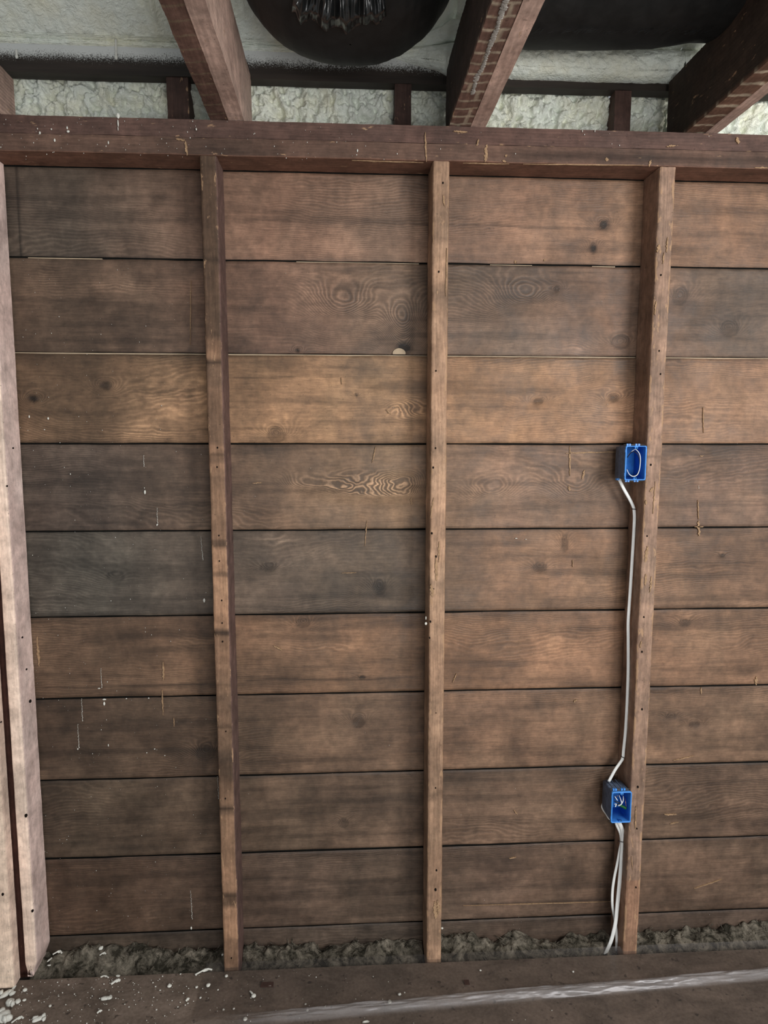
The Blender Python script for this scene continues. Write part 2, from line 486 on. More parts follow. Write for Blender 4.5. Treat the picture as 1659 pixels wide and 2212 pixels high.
def build_wall():
    mb = MB(); T = []; PH = []; RS = []; CH = []
    xs = np.arange(XL, XR, .0042)
    for b in range(10):
        zt = ZS[b]-.0022; zb = ZS[b+1]+.0022
        n = max(3, int((zt-zb)/.0042))
        z = np.linspace(zb, zt, n+1)
        X, Z = np.meshgrid(xs, z, indexing='ij')
        edge = np.minimum(Z-zb, zt-Z)
        # uneven edges of old sawn boards
        zz = Z+np.where(np.abs(Z-zt) < 1e-6, (fbm(X*9+b*31+99, X*0+b, 5, 4)-.55)*.0030, 0)+np.where(np.abs(Z-zb) < 1e-6, (fbm(X*9+b*17+99, X*0+b, 8, 4)-.45)*.0030, 0)
        Y = (fbm(X*1.3+b*5+99, Z*3+9, 21, 3)-.5)*.004 + .0006*(fbm(X*6+9+99, Z*60, 25, 2)-.5)
        Y = Y+sstep(.0045, 0, edge)*.002
        P = np.stack([X, Y, zz], -1)
        col = np.zeros(X.shape+(3,)); cx = np.array(COLX)
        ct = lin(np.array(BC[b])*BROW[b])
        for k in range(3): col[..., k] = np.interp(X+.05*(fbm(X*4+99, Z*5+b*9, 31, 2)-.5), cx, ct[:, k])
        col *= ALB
        w = fbm(X*1.6+b*13.7+99, Z*11+b*3, 41, 4)
        col *= (0.70+.60*w)[..., None]
        st = fbm(X*3.1+b*5.7+99, Z*45+b, 43, 4)
        col *= (1-.30*sstep(.52, .72, st))[..., None]
        st = fbm(X*9+b*5.7+99, Z*9+b, 45, 4)
        col *= (1+.30*sstep(.52, .75, st)-.26*sstep(.48, .25, st))[..., None]
        ph = Z*130+22*fbm(X*1.1+b*3.3+99, Z*5.0+b*7, 51, 2)+5*fbm(X*5+b+99, Z*14+b*7, 53, 2)+1.2*fbm(X*24+b+99, Z*50+b*7, 54, 2)
        rs = .12+.45*sstep(.45, .75, fbm(X*2.2+b*9+99, Z*6, 57, 2))
        for (px, py, rx, rz, dk, nr) in KN:
            c = hit(px, py, 0)
            if not zb-.01 < c[2] < zt+.01: continue
            dk = min(.95, dk*1.35); dx = X-c[0]; dz = Z-c[2]; a = .35*(hash2(np.array([px]), np.array([py]), 3)[0]-.5)
            dx, dz = dx+dz*a, dz-dx*a*.4
            r = np.sqrt((dx/rx)**2+(dz/rz)**2)
            ph = ph+nr*2.2*np.exp(-(dx/(rx*3.5))**2-(dz/(rz*2.2))**2)+nr*1.3*np.exp(-r*r*.8)
            rs = rs+.5*np.exp(-(r/3)**2)
            rr = r+.35*(fbm(dx/rx*1.2+50, dz/rz*1.2+50, px, 2)-.5)
            col *= (1-.9*dk*sstep(1.05, .75, rr))[..., None]
            col *= (1-.45*np.exp(-((rr-1.15)/.22)**2))[..., None]
            col *= (1-.25*dk*np.exp(-(dx/(rx*3))**2-(dz/(rz*1.3))**2))[..., None]
        for (px, py, rx, rz, a) in PT:
            c = hit(px, py, 0)
            if not zb-.02 < c[2] < zt+.02: continue
            dx = (X-c[0])/rx; dz = (Z-c[2])/rz
            wv = fbm(X*30+9+99, Z*60+5, 77+px, 4)
            k = np.exp(-(dx**2+dz**2)*1.1)*sstep(.25, .62, wv+.18)
            col *= (1+a*k)[..., None]
            if a > .2: rs = rs+.6*k
        # tight figured grain on the fourth board
        c = hit(690, 1052, 0); dx = X-c[0]; dz = Z-c[2]
        if abs(c[2]-(zt+zb)/2) < .13:
            k = np.exp(-(dx/.10)**4-(dz/.035)**2)
            k2 = np.exp(-((dx-.165)/.135)**4-(dz/.046)**4)
            phc = 130*c[2]+11+2.5+.6
            tri = abs((dz*38+.25*np.sin(dx*40)) % 1.0-.5)
            ph = ph-.95*np.clip(k2, 0, 1)*(ph-phc)+10*k+k2*(dx*80+tri*1.6+1.2*fbm(X*60+99, Z*80, 91, 2))
            rs = rs+.8*k+1.5*k2; col *= (1+.22*k2*np.exp(-(dz/.02)**2))[..., None]
            c = hit(1060, 1060, 0); dx = X-c[0]; dz = Z-c[2]
            k = np.exp(-(dx/.08)**2-(dz/.05)**2); ph = ph+9*k; rs = rs+.7*k
            c = hit(1240, 1060, 0); dx = X-c[0]; dz = Z-c[2]
            k = np.exp(-(dx/.07)**2-(dz/.05)**2); ph = ph+8*k; rs = rs+.7*k
        c = hit(740, 660, 0); dx = X-c[0]; dz = Z-c[2]
        if zb < c[2] < zt:
            k = np.exp(-(dx/.10)**2-(dz/.07)**2); ph = ph+14*k; rs = rs+.8*k
            c = hit(870, 700, 0); dx = X-c[0]; dz = Z-c[2]
            k = np.exp(-(dx/.06)**2-(dz/.08)**2); ph = ph+14*k; rs = rs+.8*k
            c = hit(1130, 640, 0); dx = X-c[0]; dz = Z-c[2]
            k = np.exp(-(dx/.09)**2-(dz/.06)**2); ph = ph+12*k; rs = rs+.7*k
        c = hit(885, 885, 0); dx = X-c[0]; dz = Z-c[2]
        if zb < c[2] < zt:
            k = np.exp(-(dx/.06)**4-(dz/.03)**2); phc = 130*c[2]+14; tri = abs((dz*30+.3*np.sin(dx*50)) % 1.0-.5); ph = ph-.95*k*(ph-phc)+k*(dx*85+tri*2+1.2*fbm(X*60+99, Z*80, 92, 2)); rs = rs+1.1*k; col *= (1+.2*k)[..., None]
        # grime gathered along the joints
        col *= (1-.35*np.exp(-edge/.006)*(.4+fbm(X*6+99, Z*2, 61, 2)))[..., None]
        col *= (1-.22*sstep(.05, 0, zt-Z)*sstep(.35, .65, fbm(X*2.3+b*11+99, X*0+b, 63, 3)))[..., None]
        # split cracks running with the grain
        for (cy, x0, x1) in ((485, 880, 1330), (588, 1175, 1310), (814, 490, 660), (1470, 520, 915), (1487, 80, 470), (1955, 1000, 1330)):
            c0 = hit(x0, cy, 0); c1 = hit(x1, cy, 0)
            if zb < c0[2] < zt:
                line = c0[2]+.006*(fbm(X*5+cy+99, X*0+3, 67, 3)-.5)*2-.0012
                kk = np.exp(-((Z-line)/.0028)**2)*sstep(c0[0], c0[0]+.03, X)*sstep(c1[0], c1[0]-.05, X)
                col *= (1-.55*kk)[..., None]
        # the butt joint in the top board, left bay
        if b == 0:
            c = hit(40, 450, 0); col *= (1-.75*np.exp(-((X-c[0]-.004*(Z-2.2))/.0032)**2))[..., None]
            col *= (1-.12*sstep(c[0], c[0]-.01, X))[..., None]
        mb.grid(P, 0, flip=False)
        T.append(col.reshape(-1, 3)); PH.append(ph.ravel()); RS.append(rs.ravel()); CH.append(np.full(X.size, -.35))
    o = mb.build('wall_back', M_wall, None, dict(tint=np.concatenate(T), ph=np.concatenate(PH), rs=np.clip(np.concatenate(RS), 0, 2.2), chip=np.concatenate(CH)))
    tag(o, 'wall of wide horizontal brown boards behind the studs', kind='structure')
    # backing seen through the joints
    s = MB(); gridbox(s, (XL, .012, -.1), (XR, .03, 2.40), (9, 9, 9)); s.build('backing', M_dark, o)
    s = MB()
    za = ZS[2]
    gridbox(s, (XL, .0035, za-.012), (XR, .0115, za+.0006), (9, 9, 9))
    for x0, x1 in ((640, 905), (1059, 1150), (1280, 1330), (60, 220)):
        a = hit(x0, 570, 0)[0]; b_ = hit(x1, 570, 0)[0]
        gridbox(s, (a, .0035, ZS[1]-.008), (b_, .0115, ZS[1]-.0003), (9, 9, 9))
    s.build('siding', M_siding, o)
    return o


wall = build_wall()


def sliver(mb, px0, py0, px1, py1, w, Y, seed=0, jag=.5, n=14):
    """thin raised scrape between two photograph points on plane y = Y"""
    a = hit(px0, py0, Y); b = hit(px1, py1, Y); d = b-a; L = np.linalg.norm(d); d /= L
    s = np.cross(d, [0, 1, 0])
    rnd = random.Random(seed)
    up = []; dn = []
    for i in range(n+1):
        t = i/n; e = math.sin(math.pi*min(max(t, .02), .98))**.5
        c = a+d*L*t+s*w*jag*(rnd.random()-.5)
        up.append(c+s*w*.5*e*(.5+rnd.random())); dn.append(c-s*w*.5*e*(.5+rnd.random()))
    V = up+dn
    f = [(i, i+1, n+2+i, n+1+i) for i in range(n)]
    V = np.array(V); V2 = V.copy(); V2[:, 1] += .004
    mb.add(V, [q[::-1] for q in f]); 
    mb.add(np.vstack([V, V2]), [(i, i+1, i+1+2*(n+1), i+2*(n+1)) for i in range(n)]+[(n+1+i, n+1+i+2*(n+1), n+2+i+2*(n+1), n+2+i) for i in range(n)])


sc = MB()
YW = -.0035
for i, q in enumerate([(1231, 963, 1231, 1028, .004), (1222, 979, 1330, 976, .004), (1229, 1050, 1230, 1060, .006), (1258, 1035, 1263, 1015, .005),
                       (1508, 1080, 1509, 1122, .003), (1509, 1125, 1510, 1158, .007), (1500, 1138, 1520, 1138, .003), (1635, 1462, 1633, 1480, .008),
                       (1512, 985, 1520, 985, .003), (1519, 880, 1520, 935, .0025), (812, 965, 804, 1000, .003), (793, 1125, 788, 1180, .0025),
                       (835, 885, 845, 895, .004), (545, 1044, 565, 1043, .003), (888, 1075, 889, 1090, .004), (738, 1238, 770, 1237, .002),
                       (352, 1430, 353, 1470, .005), (350, 1490, 352, 1545, .003), (375, 1550, 376, 1570, .002), (80, 1375, 84, 1440, .006), (412, 605, 411, 745, .002),
                       (978, 1475, 986, 1455, .003), (590, 1395, 610, 1405, .003), (1455, 1643, 1500, 1633, .0025), (1435, 1760, 1462, 1760, .004), (1448, 1780, 1466, 1776, .003),
                       (1240, 1517, 1246, 1512, .005), (1515, 1985 - 500, 1515, 1500, .003), (1000, 1957, 1330, 1948, .0016), (1500, 1920, 1560, 1900, .002),
                       (1100, 1855, 1115, 1852, .003), (1110, 1735 + 15, 1118, 1760, .003), (1115, 563, 1112, 568, .006), (1176, 560, 1178, 563, .006),
                       (737, 815, 739, 830, .002), (1237, 1210, 1238, 1225, .002)]):
    sliver(sc, *q, YW, i)
sc.build('scrape_marks', M_scar, wall, smooth=False)

# half-moon notch at the edge of the second board, closed by pale siding
nm = MB()
c = hit(862, 764, 0)
a = np.linspace(0, math.pi, 17)
V = [(c[0]+.018*math.cos(t)*(1+.08*math.sin(3*t)), YW, c[2]-.002+.017*math.sin(t)) for t in a]
nm.add(V, [list(range(17))]) if False else None
V = np.array(V); V = np.vstack([V, [c[0], YW, c[2]-.002]])
nm.add(V, [(17, i, i+1) for i in range(16)])
V2 = V.copy(); V2[:, 1] += .005
nm.add(np.vstack([V[:17], V2[:17]]), [(i, i+17, i+18, i+1) for i in range(16)])
nm.build('pale_patch', M_siding, wall, smooth=False)

# ------------------------------------------------------------------ floor
fl = MB()
gx = np.linspace(-1.6, 2.0, 181); gy = np.linspace(-2.6, -.104, 125)
X, Y = np.meshgrid(gx, gy, indexing='ij')
fl.grid(np.stack([X, Y, (fbm(X*2+9, Y*2+9, 4, 3)-.5)*.004-.002], -1))
X, Z = np.meshgrid(gx, np.linspace(-.12, -.002, 3), indexing='ij')
fl.grid(np.stack([X, X*0-.104, Z], -1))
X, Y = np.meshgrid(gx, np.linspace(-.104, .01, 3), indexing='ij')
fl.grid(np.stack([X, Y, X*0-.07], -1))
tag(fl.build('floor', M_floor), 'dirty brown floor along the foot of the wall', kind='structure')

# ------------------------------------------------------------------ studs
def stud(name, label, x0t, x1t, x0b, x1b, y0, y1, z0, z1, tintfn, seed, mat=None, group=None, chip=.35, amp=.0014, holes=(), chamfer=0, rs=.22, notch=()):
    mb = MB(); gridbox(mb, (0, y0, z0), (1, y1, z1), (.09, .006, .007))
    V = mb.verts(); t = (V[:, 2]-z0)/(z1-z0)
    xa = x0b*(1-t)+x0t*t; xb = x1b*(1-t)+x1t*t
    u = V[:, 0].copy(); V[:, 0] = xa*(1-u)+xb*u
    wd = (x1t-x0t)
    e = np.minimum(u, 1-u)*wd
    front = V[:, 1] < y0+.001
    side = (u < .001) | (u > .999)
    # rounded, chipped arrises
    k = sstep(.003, 0, e)*sstep(.003, 0, V[:, 1]-y0)
    V[:, 1] += k*.0025; V[:, 0] += np.where(u < .5, 1, -1)*k*.0016
    if chamfer:
        kk = sstep(chamfer, 0, V[:, 2]-z0); V[:, 0] += np.where(u > .5, -1, .35)*kk*.014*(V[:, 1] < 9)
        V[:, 1] += np.where(front, 1, 0)*kk*.004
    V = wobble(V, amp, seed)
    mb.set(V)
    tint = tintfn(V[:, 2], u, V[:, 1]-y0)
    chp = np.where(front | (V[:, 1] < y0+.004), chip*sstep(.013, 0, e)+chip*.35-.12, -.25)
    at = flat_attrs(V, (1, 1, 1), rs, 0, 2, 150, seed); at['tint'] = tint; at['chip'] = chp
    n0 = mb.n
    for (hx, hy, r) in holes:
        c = hit(hx, hy, y0-.0012)
        a = np.linspace(0, 2*math.pi, 10, endpoint=False)
        ring = np.stack([c[0]+r*np.cos(a), np.full(10, y0-.0022), c[2]+r*1.5*np.sin(a)], -1)
        mb.add(ring, [list(range(10))], 1)
        ring2 = ring.copy(); ring2[:, 1] += .004
        mb.add(np.vstack([ring, ring2]), [(i, (i+1) % 10, 10+(i+1) % 10, 10+i) for i in range(10)], 1)
    ex = mb.n-n0
    if ex:
        for k_ in at:
            a = at[k_]; at[k_] = np.concatenate([a, np.zeros((ex,)+a.shape[1:])])
    o = mb.build(name, [mat or M_studv, M_hole], None, at)
    rebase(o, ((x0b+x1b)/2, (y0+y1)/2, z0))
    tag(o, label, 'stud', group)
    return o


def zpx(x, y, Y=-.1): return hit(x, y, Y)[2]


def s1tint(z, u, d):
    base = lin((97, 75, 59))*1.38
    col = np.broadcast_to(base, (len(z), 3)).copy()
    # tan bands where laths kept the face clean, dark lines between
    for y0, y1, k in ((960, 990, .45), (1000, 1030, .5), (1030, 1150, .2), (1150, 1170, .4), (1180, 1240, .75), (1245, 1360, .9), (1375, 1500, .25), (1620, 1650, -.2),
                      (1690, 1740, .25), (1760, 1870, .35), (1870, 1930, .55), (1960, 2030, .8), (2030, 2090, .25), (730, 775, .4)):
        za = zpx(470, y1); zb = zpx(470, y0)
        m_ = sstep(za-.006, za+.008, z)*sstep(zb+.006, zb-.008, z)*(d < .02)
        col += (col*k*1.5)*m_[:, None]*np.array([1.05, .98, .9])
    for y0, k in ((783, .6), (983, .55), (1170, .5), (1180, .5), (1238, .4), (1368, .75), (1480, .3), (1570, .55), (1748, .7), (1935, .5), (560, .4)):
        zc = zpx(470, y0); col *= (1-k*np.exp(-((z-zc)/.006)**2)*(d < .02))[:, None]
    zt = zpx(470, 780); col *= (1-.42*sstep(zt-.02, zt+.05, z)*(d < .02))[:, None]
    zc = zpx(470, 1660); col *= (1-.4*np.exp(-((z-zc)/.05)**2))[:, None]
    side = (u > .99); col = np.where(side[:, None], lin((86, 66, 60))*1.35, col)
    return col*(.75+.5*fbm(z*9+50, u*2+d*30+3, 9, 4))[:, None]


def s2tint(z, u, d):
    col = np.broadcast_to(lin((128, 102, 82))*1.4, (len(z), 3)).copy()
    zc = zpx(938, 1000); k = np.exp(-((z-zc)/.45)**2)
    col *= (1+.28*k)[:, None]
    for y0, w, a in ((640, .04, -.25), (700, .02, .2), (1090, .03, .3), (1240, .02, .4), (1200, .015, .35), (1560, .03, .15), (1720, .03, -.25), (1950, .02, .35), (1830, .05, -.15)):
        zc = zpx(938, y0); col *= (1+a*np.exp(-((z-zc)/w)**2))[:, None]
    return col*(.68+.64*fbm(z*11+50, u*3+d*30+3, 12, 4))[:, None]


def s3tint(z, u, d):
    col = np.broadcast_to(lin((118, 95, 80))*1.38, (len(z), 3)).copy()
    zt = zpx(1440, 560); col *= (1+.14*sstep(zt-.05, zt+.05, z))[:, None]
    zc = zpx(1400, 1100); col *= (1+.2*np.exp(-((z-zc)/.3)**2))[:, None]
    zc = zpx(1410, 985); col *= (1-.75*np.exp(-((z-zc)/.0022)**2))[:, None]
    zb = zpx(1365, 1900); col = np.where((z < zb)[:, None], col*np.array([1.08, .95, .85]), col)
    return col*(.66+.68*fbm(z*12+50, u*3+d*30+3, 15, 4))[:, None]


SW = .0225
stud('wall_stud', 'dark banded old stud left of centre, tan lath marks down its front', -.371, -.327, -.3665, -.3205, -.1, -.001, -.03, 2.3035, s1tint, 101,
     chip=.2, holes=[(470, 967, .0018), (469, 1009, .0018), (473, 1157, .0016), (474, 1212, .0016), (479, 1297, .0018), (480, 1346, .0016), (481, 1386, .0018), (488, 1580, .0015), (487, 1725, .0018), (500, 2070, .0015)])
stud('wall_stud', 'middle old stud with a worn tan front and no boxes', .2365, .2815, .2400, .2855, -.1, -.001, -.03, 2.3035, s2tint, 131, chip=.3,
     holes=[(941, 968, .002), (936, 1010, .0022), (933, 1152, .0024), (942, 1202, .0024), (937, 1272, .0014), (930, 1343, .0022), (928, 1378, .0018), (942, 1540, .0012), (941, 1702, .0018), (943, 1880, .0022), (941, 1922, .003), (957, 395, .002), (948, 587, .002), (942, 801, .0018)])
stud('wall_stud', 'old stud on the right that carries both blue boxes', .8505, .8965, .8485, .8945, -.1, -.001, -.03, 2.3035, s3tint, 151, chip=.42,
     holes=[(1428, 594, .0018), (1424, 758, .0018), (1427, 808, .0018), (1406, 1004, .0022), (1398, 1158, .0018), (1404, 1270, .002), (1391, 1333, .0018), (1387, 1408, .0022), (1387, 1532, .0024), (1378, 1700, .0026), (1376, 1790, .0018), (1374, 1917, .0018)])


# bare patches and long splinters on the stud faces
def patches(parent_name, items, Y=-.1028, s0=300, name='bare_patch'):
    par = bpy.data.objects[parent_name]
    for i, q in enumerate(items):
        mb = MB(); sliver(mb, *q, Y, s0+i, jag=.35)
        o = mb.build(name, M_scar, None, smooth=False)
        o.parent = par; o.data.transform(Matrix.Translation(-par.location))


patches('wall_stud.001', [(942, 1205, 943, 1255, .006), (949, 1170, 948, 1215, .004), (931, 1262, 935, 1290, .008), (939, 1948, 941, 1985, .010), (946, 1945, 947, 1975, .008), (966, 535, 963, 640, .003), (958, 420, 960, 445, .004), (937, 1075, 930, 1120, .003)])
patches('wall_stud.002', [(1443, 512, 1440, 545, .004), (1435, 545, 1432, 570, .003), (1424, 528, 1420, 545, .006), (1399, 1180, 1394, 1215, .008), (1408, 1245, 1404, 1280, .006), (1396, 1240, 1394, 1265, .006), (1386, 1385, 1383, 1400, .004),
                          (1413, 1052, 1404, 1062, .006), (1396, 1080, 1396, 1090, .005), (1416, 1040, 1411, 1110, .003), (1374, 1742, 1373, 1790, .004), (1364, 1850, 1367, 1880, .002), (1418, 650, 1415, 680, .004)])


# left: pair of new pale studs and the darker post between them
def ntint(cA, cB):
    def f(z, u, d):
        front = d < .003
        col = np.where(front[:, None], lin(cA)*1.5, lin(cB)*1.5)
        return col*(.88+.24*fbm(z*3+50, u*8+d*60+3, 19, 4))[:, None]
    return f


stud('new_stud', 'pale new stud on edge, nearest the boards in the left corner', -.907-.0345, -.907, -.9075-.0345, -.9075, -.1, -.008, .002, 2.3035, ntint((196, 174, 158), (184, 162, 154)), 171, M_newv,
     chip=-.2, amp=.0006, chamfer=.05, rs=.10, holes=[(48, 1377, .0018), (57, 1446, .0018), (28, 968, .0016), (15, 1050, .0016), (56, 1762, .0035), (70, 1968, .0028), (65, 1515, .003)])
stud('new_stud', 'pale new stud turned flat at the left edge of the photo', -1.045, -.956, -1.045, -.956, -.138, -.1, .004, 2.30, ntint((188, 166, 148), (182, 160, 146)), 181, M_newv,
     chip=-.2, amp=.0006, rs=.10, holes=[(6, 1932, .003), (2, 1560, .0016)])
stud('corner_post', 'dark reddish old post in the slot between the two pale studs', -1.0, -.944, -1.0, -.944, -.06, -.004, -.03, 2.30, lambda z, u, d: np.broadcast_to(lin((78, 50, 42))*1.4, (len(z), 3))*(.7+.6*fbm(z*4+9, u*3+9, 3))[:, None], 191, chip=-.2)

# ------------------------------------------------------------------ top plate, two layers
def beam(name, label, lo, hi, res, base, seed, mat, axis, cat, group=None, chip=.1, amp=.0012, tintfn=None, rs=.2, parent=None):
    mb = MB(); gridbox(mb, lo, hi, res)
    V0 = mb.verts(); V = wobble(V0, amp, seed); mb.set(V)
    at = flat_attrs(V, base, rs, 0, axis, 110, seed)
    o_ = [i for i in range(3) if i != axis]
    d = np.stack([np.minimum(abs(V0[:, k]-lo[k]), abs(V0[:, k]-hi[k])) for k in o_], -1).max(1)
    at['chip'] = chip*sstep(.012, 0, d)-.12
    at['tint'] = at['tint']*(.7+.6*fbm(V[:, axis]*7+50, (V[:, o_[0]]+V[:, o_[1]])*25+50, seed, 4))[:, None]
    if tintfn is not None: at['tint'] = tintfn(V0, at['tint'])
    o = mb.build(name, mat, parent, at)
    if not parent:
        rebase(o, ((lo[0]+hi[0])/2, (lo[1]+hi[1])/2, lo[2])); tag(o, label, cat, group)
    return o


def plate_tint(V, t):
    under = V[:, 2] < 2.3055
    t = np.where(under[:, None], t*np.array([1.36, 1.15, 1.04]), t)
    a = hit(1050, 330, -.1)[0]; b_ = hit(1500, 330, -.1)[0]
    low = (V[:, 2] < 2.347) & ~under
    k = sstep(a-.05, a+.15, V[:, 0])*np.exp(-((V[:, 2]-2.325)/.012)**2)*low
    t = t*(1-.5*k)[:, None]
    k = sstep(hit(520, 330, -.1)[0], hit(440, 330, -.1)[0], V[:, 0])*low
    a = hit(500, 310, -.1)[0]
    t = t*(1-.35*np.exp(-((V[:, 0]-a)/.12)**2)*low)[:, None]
    return t


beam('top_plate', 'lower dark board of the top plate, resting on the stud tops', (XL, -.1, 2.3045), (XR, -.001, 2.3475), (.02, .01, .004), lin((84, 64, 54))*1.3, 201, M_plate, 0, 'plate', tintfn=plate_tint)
beam('top_plate', 'upper dark board of the top plate, directly under the joists', (XL, -.0985, 2.349), (XR, .0, 2.3925), (.02, .01, .004), lin((80, 60, 53))*1.22, 211, M_plate, 0, 'plate')
patches('top_plate', [(919, 285, 921, 350, .004), (400, 305, 404, 335, .006), (1052, 312, 1048, 350, .009), (1088, 350, 1090, 346, .01), (1092, 334, 1095, 338, .006),
                       (1310, 340, 1312, 348, .007), (1406, 345, 1403, 360, .005), (1130, 354, 1390, 357, .002), (760, 346, 915, 351, .002), (1000, 352, 1100, 354, .002),
                       (1440, 316, 1460, 314, .004), (1592, 296, 1596, 310, .007), (1630, 362, 1659, 362, .003), (1030, 315, 1034, 300, .004), (380, 300, 400, 303, .004), (980, 283, 1010, 285, .004)], -.1025, 40, 'scrape_mark')

# ------------------------------------------------------------------ ceiling joists with sister joists
def lath_tint(spacing, wline, mortar, k, brickjoint, seed):
    def f(V, t):
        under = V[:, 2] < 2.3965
        s = (-V[:, 1]+.02+.003*np.sin(V[:, 0]*90))/spacing
        row = np.floor(s); fr = s-row
        m_ = sstep(wline/spacing, wline/spacing*.5, np.minimum(fr, 1-fr))
        m_ = m_*sstep(.25, .5, fbm(V[:, 0]*30+row*7+50, row*3.3+9, seed, 3)+.12)
        if brickjoint:
            jx = hash2(row, row*0+3, seed)
            x0 = V[:, 0].min(); w = V[:, 0].max()-x0
            u = (V[:, 0]-x0)/w
            m2 = sstep(.10, .05, abs(u-(.25+.5*jx)))*(hash2(row, row*0+8, seed) > .35)
            m_ = np.maximum(m_, m2*.9)
        m_ = m_*under
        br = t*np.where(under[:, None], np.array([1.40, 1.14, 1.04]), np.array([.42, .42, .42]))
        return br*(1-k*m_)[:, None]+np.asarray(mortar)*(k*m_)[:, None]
    return f


J0, J1 = -1.6, .03
MORT = lin((128, 116, 100))*1.3
beam('ceiling_joist', 'old joist left of the black bag, dark underside with faint lath lines', (-.342, J0, 2.3945), (-.2955, .045, 2.567), (.0035, .0045, .012), lin((80, 66, 60))*1.2, 221, M_joist, 1, 'joist', tintfn=lath_tint(.05, .004, lin((120, 104, 84)), .7, False, 3), amp=.0018)
beam('ceiling_joist', 'old joist right of the black bag, brick-like lath lines and a pale drip below', (.2795, J0, 2.3945), (.336, -.03, 2.565), (.0035, .0045, .012), lin((84, 70, 64))*1.3, 231, M_joist, 1, 'joist', tintfn=lath_tint(.043, .0055, MORT*1.5, .9, True, 5), amp=.0018)
beam('ceiling_joist', 'large old joist in the top right corner with grey plaster lines', (.9205, J0, 2.3945), (.9725, .022, 2.575), (.0035, .0045, .012), lin((84, 68, 58))*1.3, 241, M_joist, 1, 'joist', tintfn=lath_tint(.054, .0075, MORT*1.7, .95, False, 9), amp=.0018)
nw = lin((168, 141, 128))*1.3
beam('sister_joist', 'new pale joist nailed to the left old joist, beside the black bag', (-.2953, J0, 2.3938), (-.2545, .062, 2.571), (.005, .02, .012), nw*.9, 251, M_newj, 1, 'joist', amp=.0008, rs=.3)
beam('sister_joist', 'new pale joist nailed to the middle brick-marked joist', (.3365, J0, 2.3938), (.3765, .0, 2.55), (.005, .02, .012), nw, 261, M_newj, 1, 'joist', amp=.0008, rs=.3)
beam('sister_joist', 'new pale joist nailed to the old joist in the top right corner', (.9730, J0, 2.3938), (1.0065, .0, 2.55), (.005, .02, .012), nw, 271, M_newj, 1, 'joist', amp=.0008, rs=.3)
beam('sister_joist', 'rounded end of a reddish joist at the left edge of the photo', (-.905, J0, 2.3938), (-.8655, -.015, 2.514), (.005, .02, .012), nw*.72, 281, M_newj, 1, 'joist', amp=.0008, rs=.5)

# pale dried drip along the middle joist's underside
mb = MB()
pp = [(1093, 0), (1085, 25), (1078, 45), (1071, 68), (1060, 95), (1052, 118), (1043, 145), (1030, 165), (1024, 190), (1020, 203)]
rd = random.Random(5)
P = smooth_path([hitz(x, y, 2.3935) for x, y in pp], 16)
for i, p_ in enumerate(P):
    blob(mb, p_+np.array([(rd.random()-.5)*.003, 0, 0]), (.002+.003*rd.random()*(1+math.sin(i*.13)), .006, .0012), i, 5, .3, rd.random(), ax=2)
o = mb.build('plaster_drip', plain('grey_plaster', (.33, .31, .28), .8, .2, .2), None)
par = bpy.data.objects['ceiling_joist.001']; o.parent = par; o.data.transform(Matrix.Translation(-par.location))

# ------------------------------------------------------------------ short cripple studs, beam and foam above the plate
YF = .05
for (xa, xb, lab) in ((-.484, -.425, 'short dark upright above the plate at left, between foam panels'), (.1465, .193, 'short dark upright above the plate in the middle bay'), (.777, .824, 'short reddish upright above the plate in the right bay')):
    beam('cripple_stud', lab, (xa, YF, 2.393), (xb, .14, 2.563), (.006, .008, .008), lin((66, 48, 42))*(1.15 if xa < .5 else 1.5), int(abs(xa)*1000), M_studv, 2, 'stud', amp=.0012)

mb = MB()
gridbox(mb, (XL, YF-.004, 2.5625), (XR, .086, 2.66), (.02, .02, .004))
V = wobble(mb.verts(), .0012, 77); mb.set(V)
xm = hit(960, 120, YF)[0]
dust = sstep(2.562, 2.640, V[:, 2]+.006*(fbm(V[:, 0]*5+50, V[:, 0]*0, 4)-.5))*1.25-.22
o = mb.build('crossbeam', M_beam, None, dict(dust=dust)); rebase(o, (0, YF, 2.5625))
tag(o, 'dark horizontal beam behind the joists, upper edge dusted with foam', 'beam')


def foam_disp(X, Z, s, big=1.0):
    w1 = worley(X*24, Z*26, s); w2 = worley(X*60+fbm(X*20+9, Z*20, s), Z*60, s+3)
    r = 1-abs(fbm(X*34+50, Z*30+50, s+5, 3)-.5)*2.6
    r2 = 1-abs(fbm(X*80+50, Z*70+50, s+15, 3)-.5)*3
    return big*(.016*(1-w1)+.008*(1-w2)+.014*(r-.6)+.009*(r2-.5))


# lower band: a panel in each opening
def foam_panel(x0, x1, seed, label, z0=2.3935, z1=2.602):
    mb = MB(); xs = np.arange(x0, x1+.0028, .0028); zs = np.arange(z0, z1+.0028, .0028)
    X, Z = np.meshgrid(xs, zs, indexing='ij')
    wx = X+.010*(fbm(X*16+50, Z*16, seed, 3)-.5)*3; wz = Z+.010*(fbm(X*16+90, Z*16+20, seed+3, 3)-.5)*3
    d = foam_disp(wx+seed, wz, seed)
    up = sstep(2.47, 2.56, Z)
    lump = np.maximum(0, .55-worley(wx*22+seed, wz*16, seed+9))*.045*up
    Y = .142-1.55*d-lump-.004*up+.012*sstep(.03, 0, np.minimum(X-x0, x1-X))*0
    Y = np.where(Z > 2.553, np.maximum(Y, .091), Y)
    mb.grid(np.stack([X, Y, Z], -1))
    # back so the panel has thickness
    B = np.stack([X, X*0+.14, Z], -1)[::40 if len(xs) > 80 else 10, ::20]
    mb.grid(B, flip=True)
    o = mb.build('spray_foam', M_foam); rebase(o, ((x0+x1)/2, .1, z0))
    tag(o, label, 'foam insulation', None)
    return o


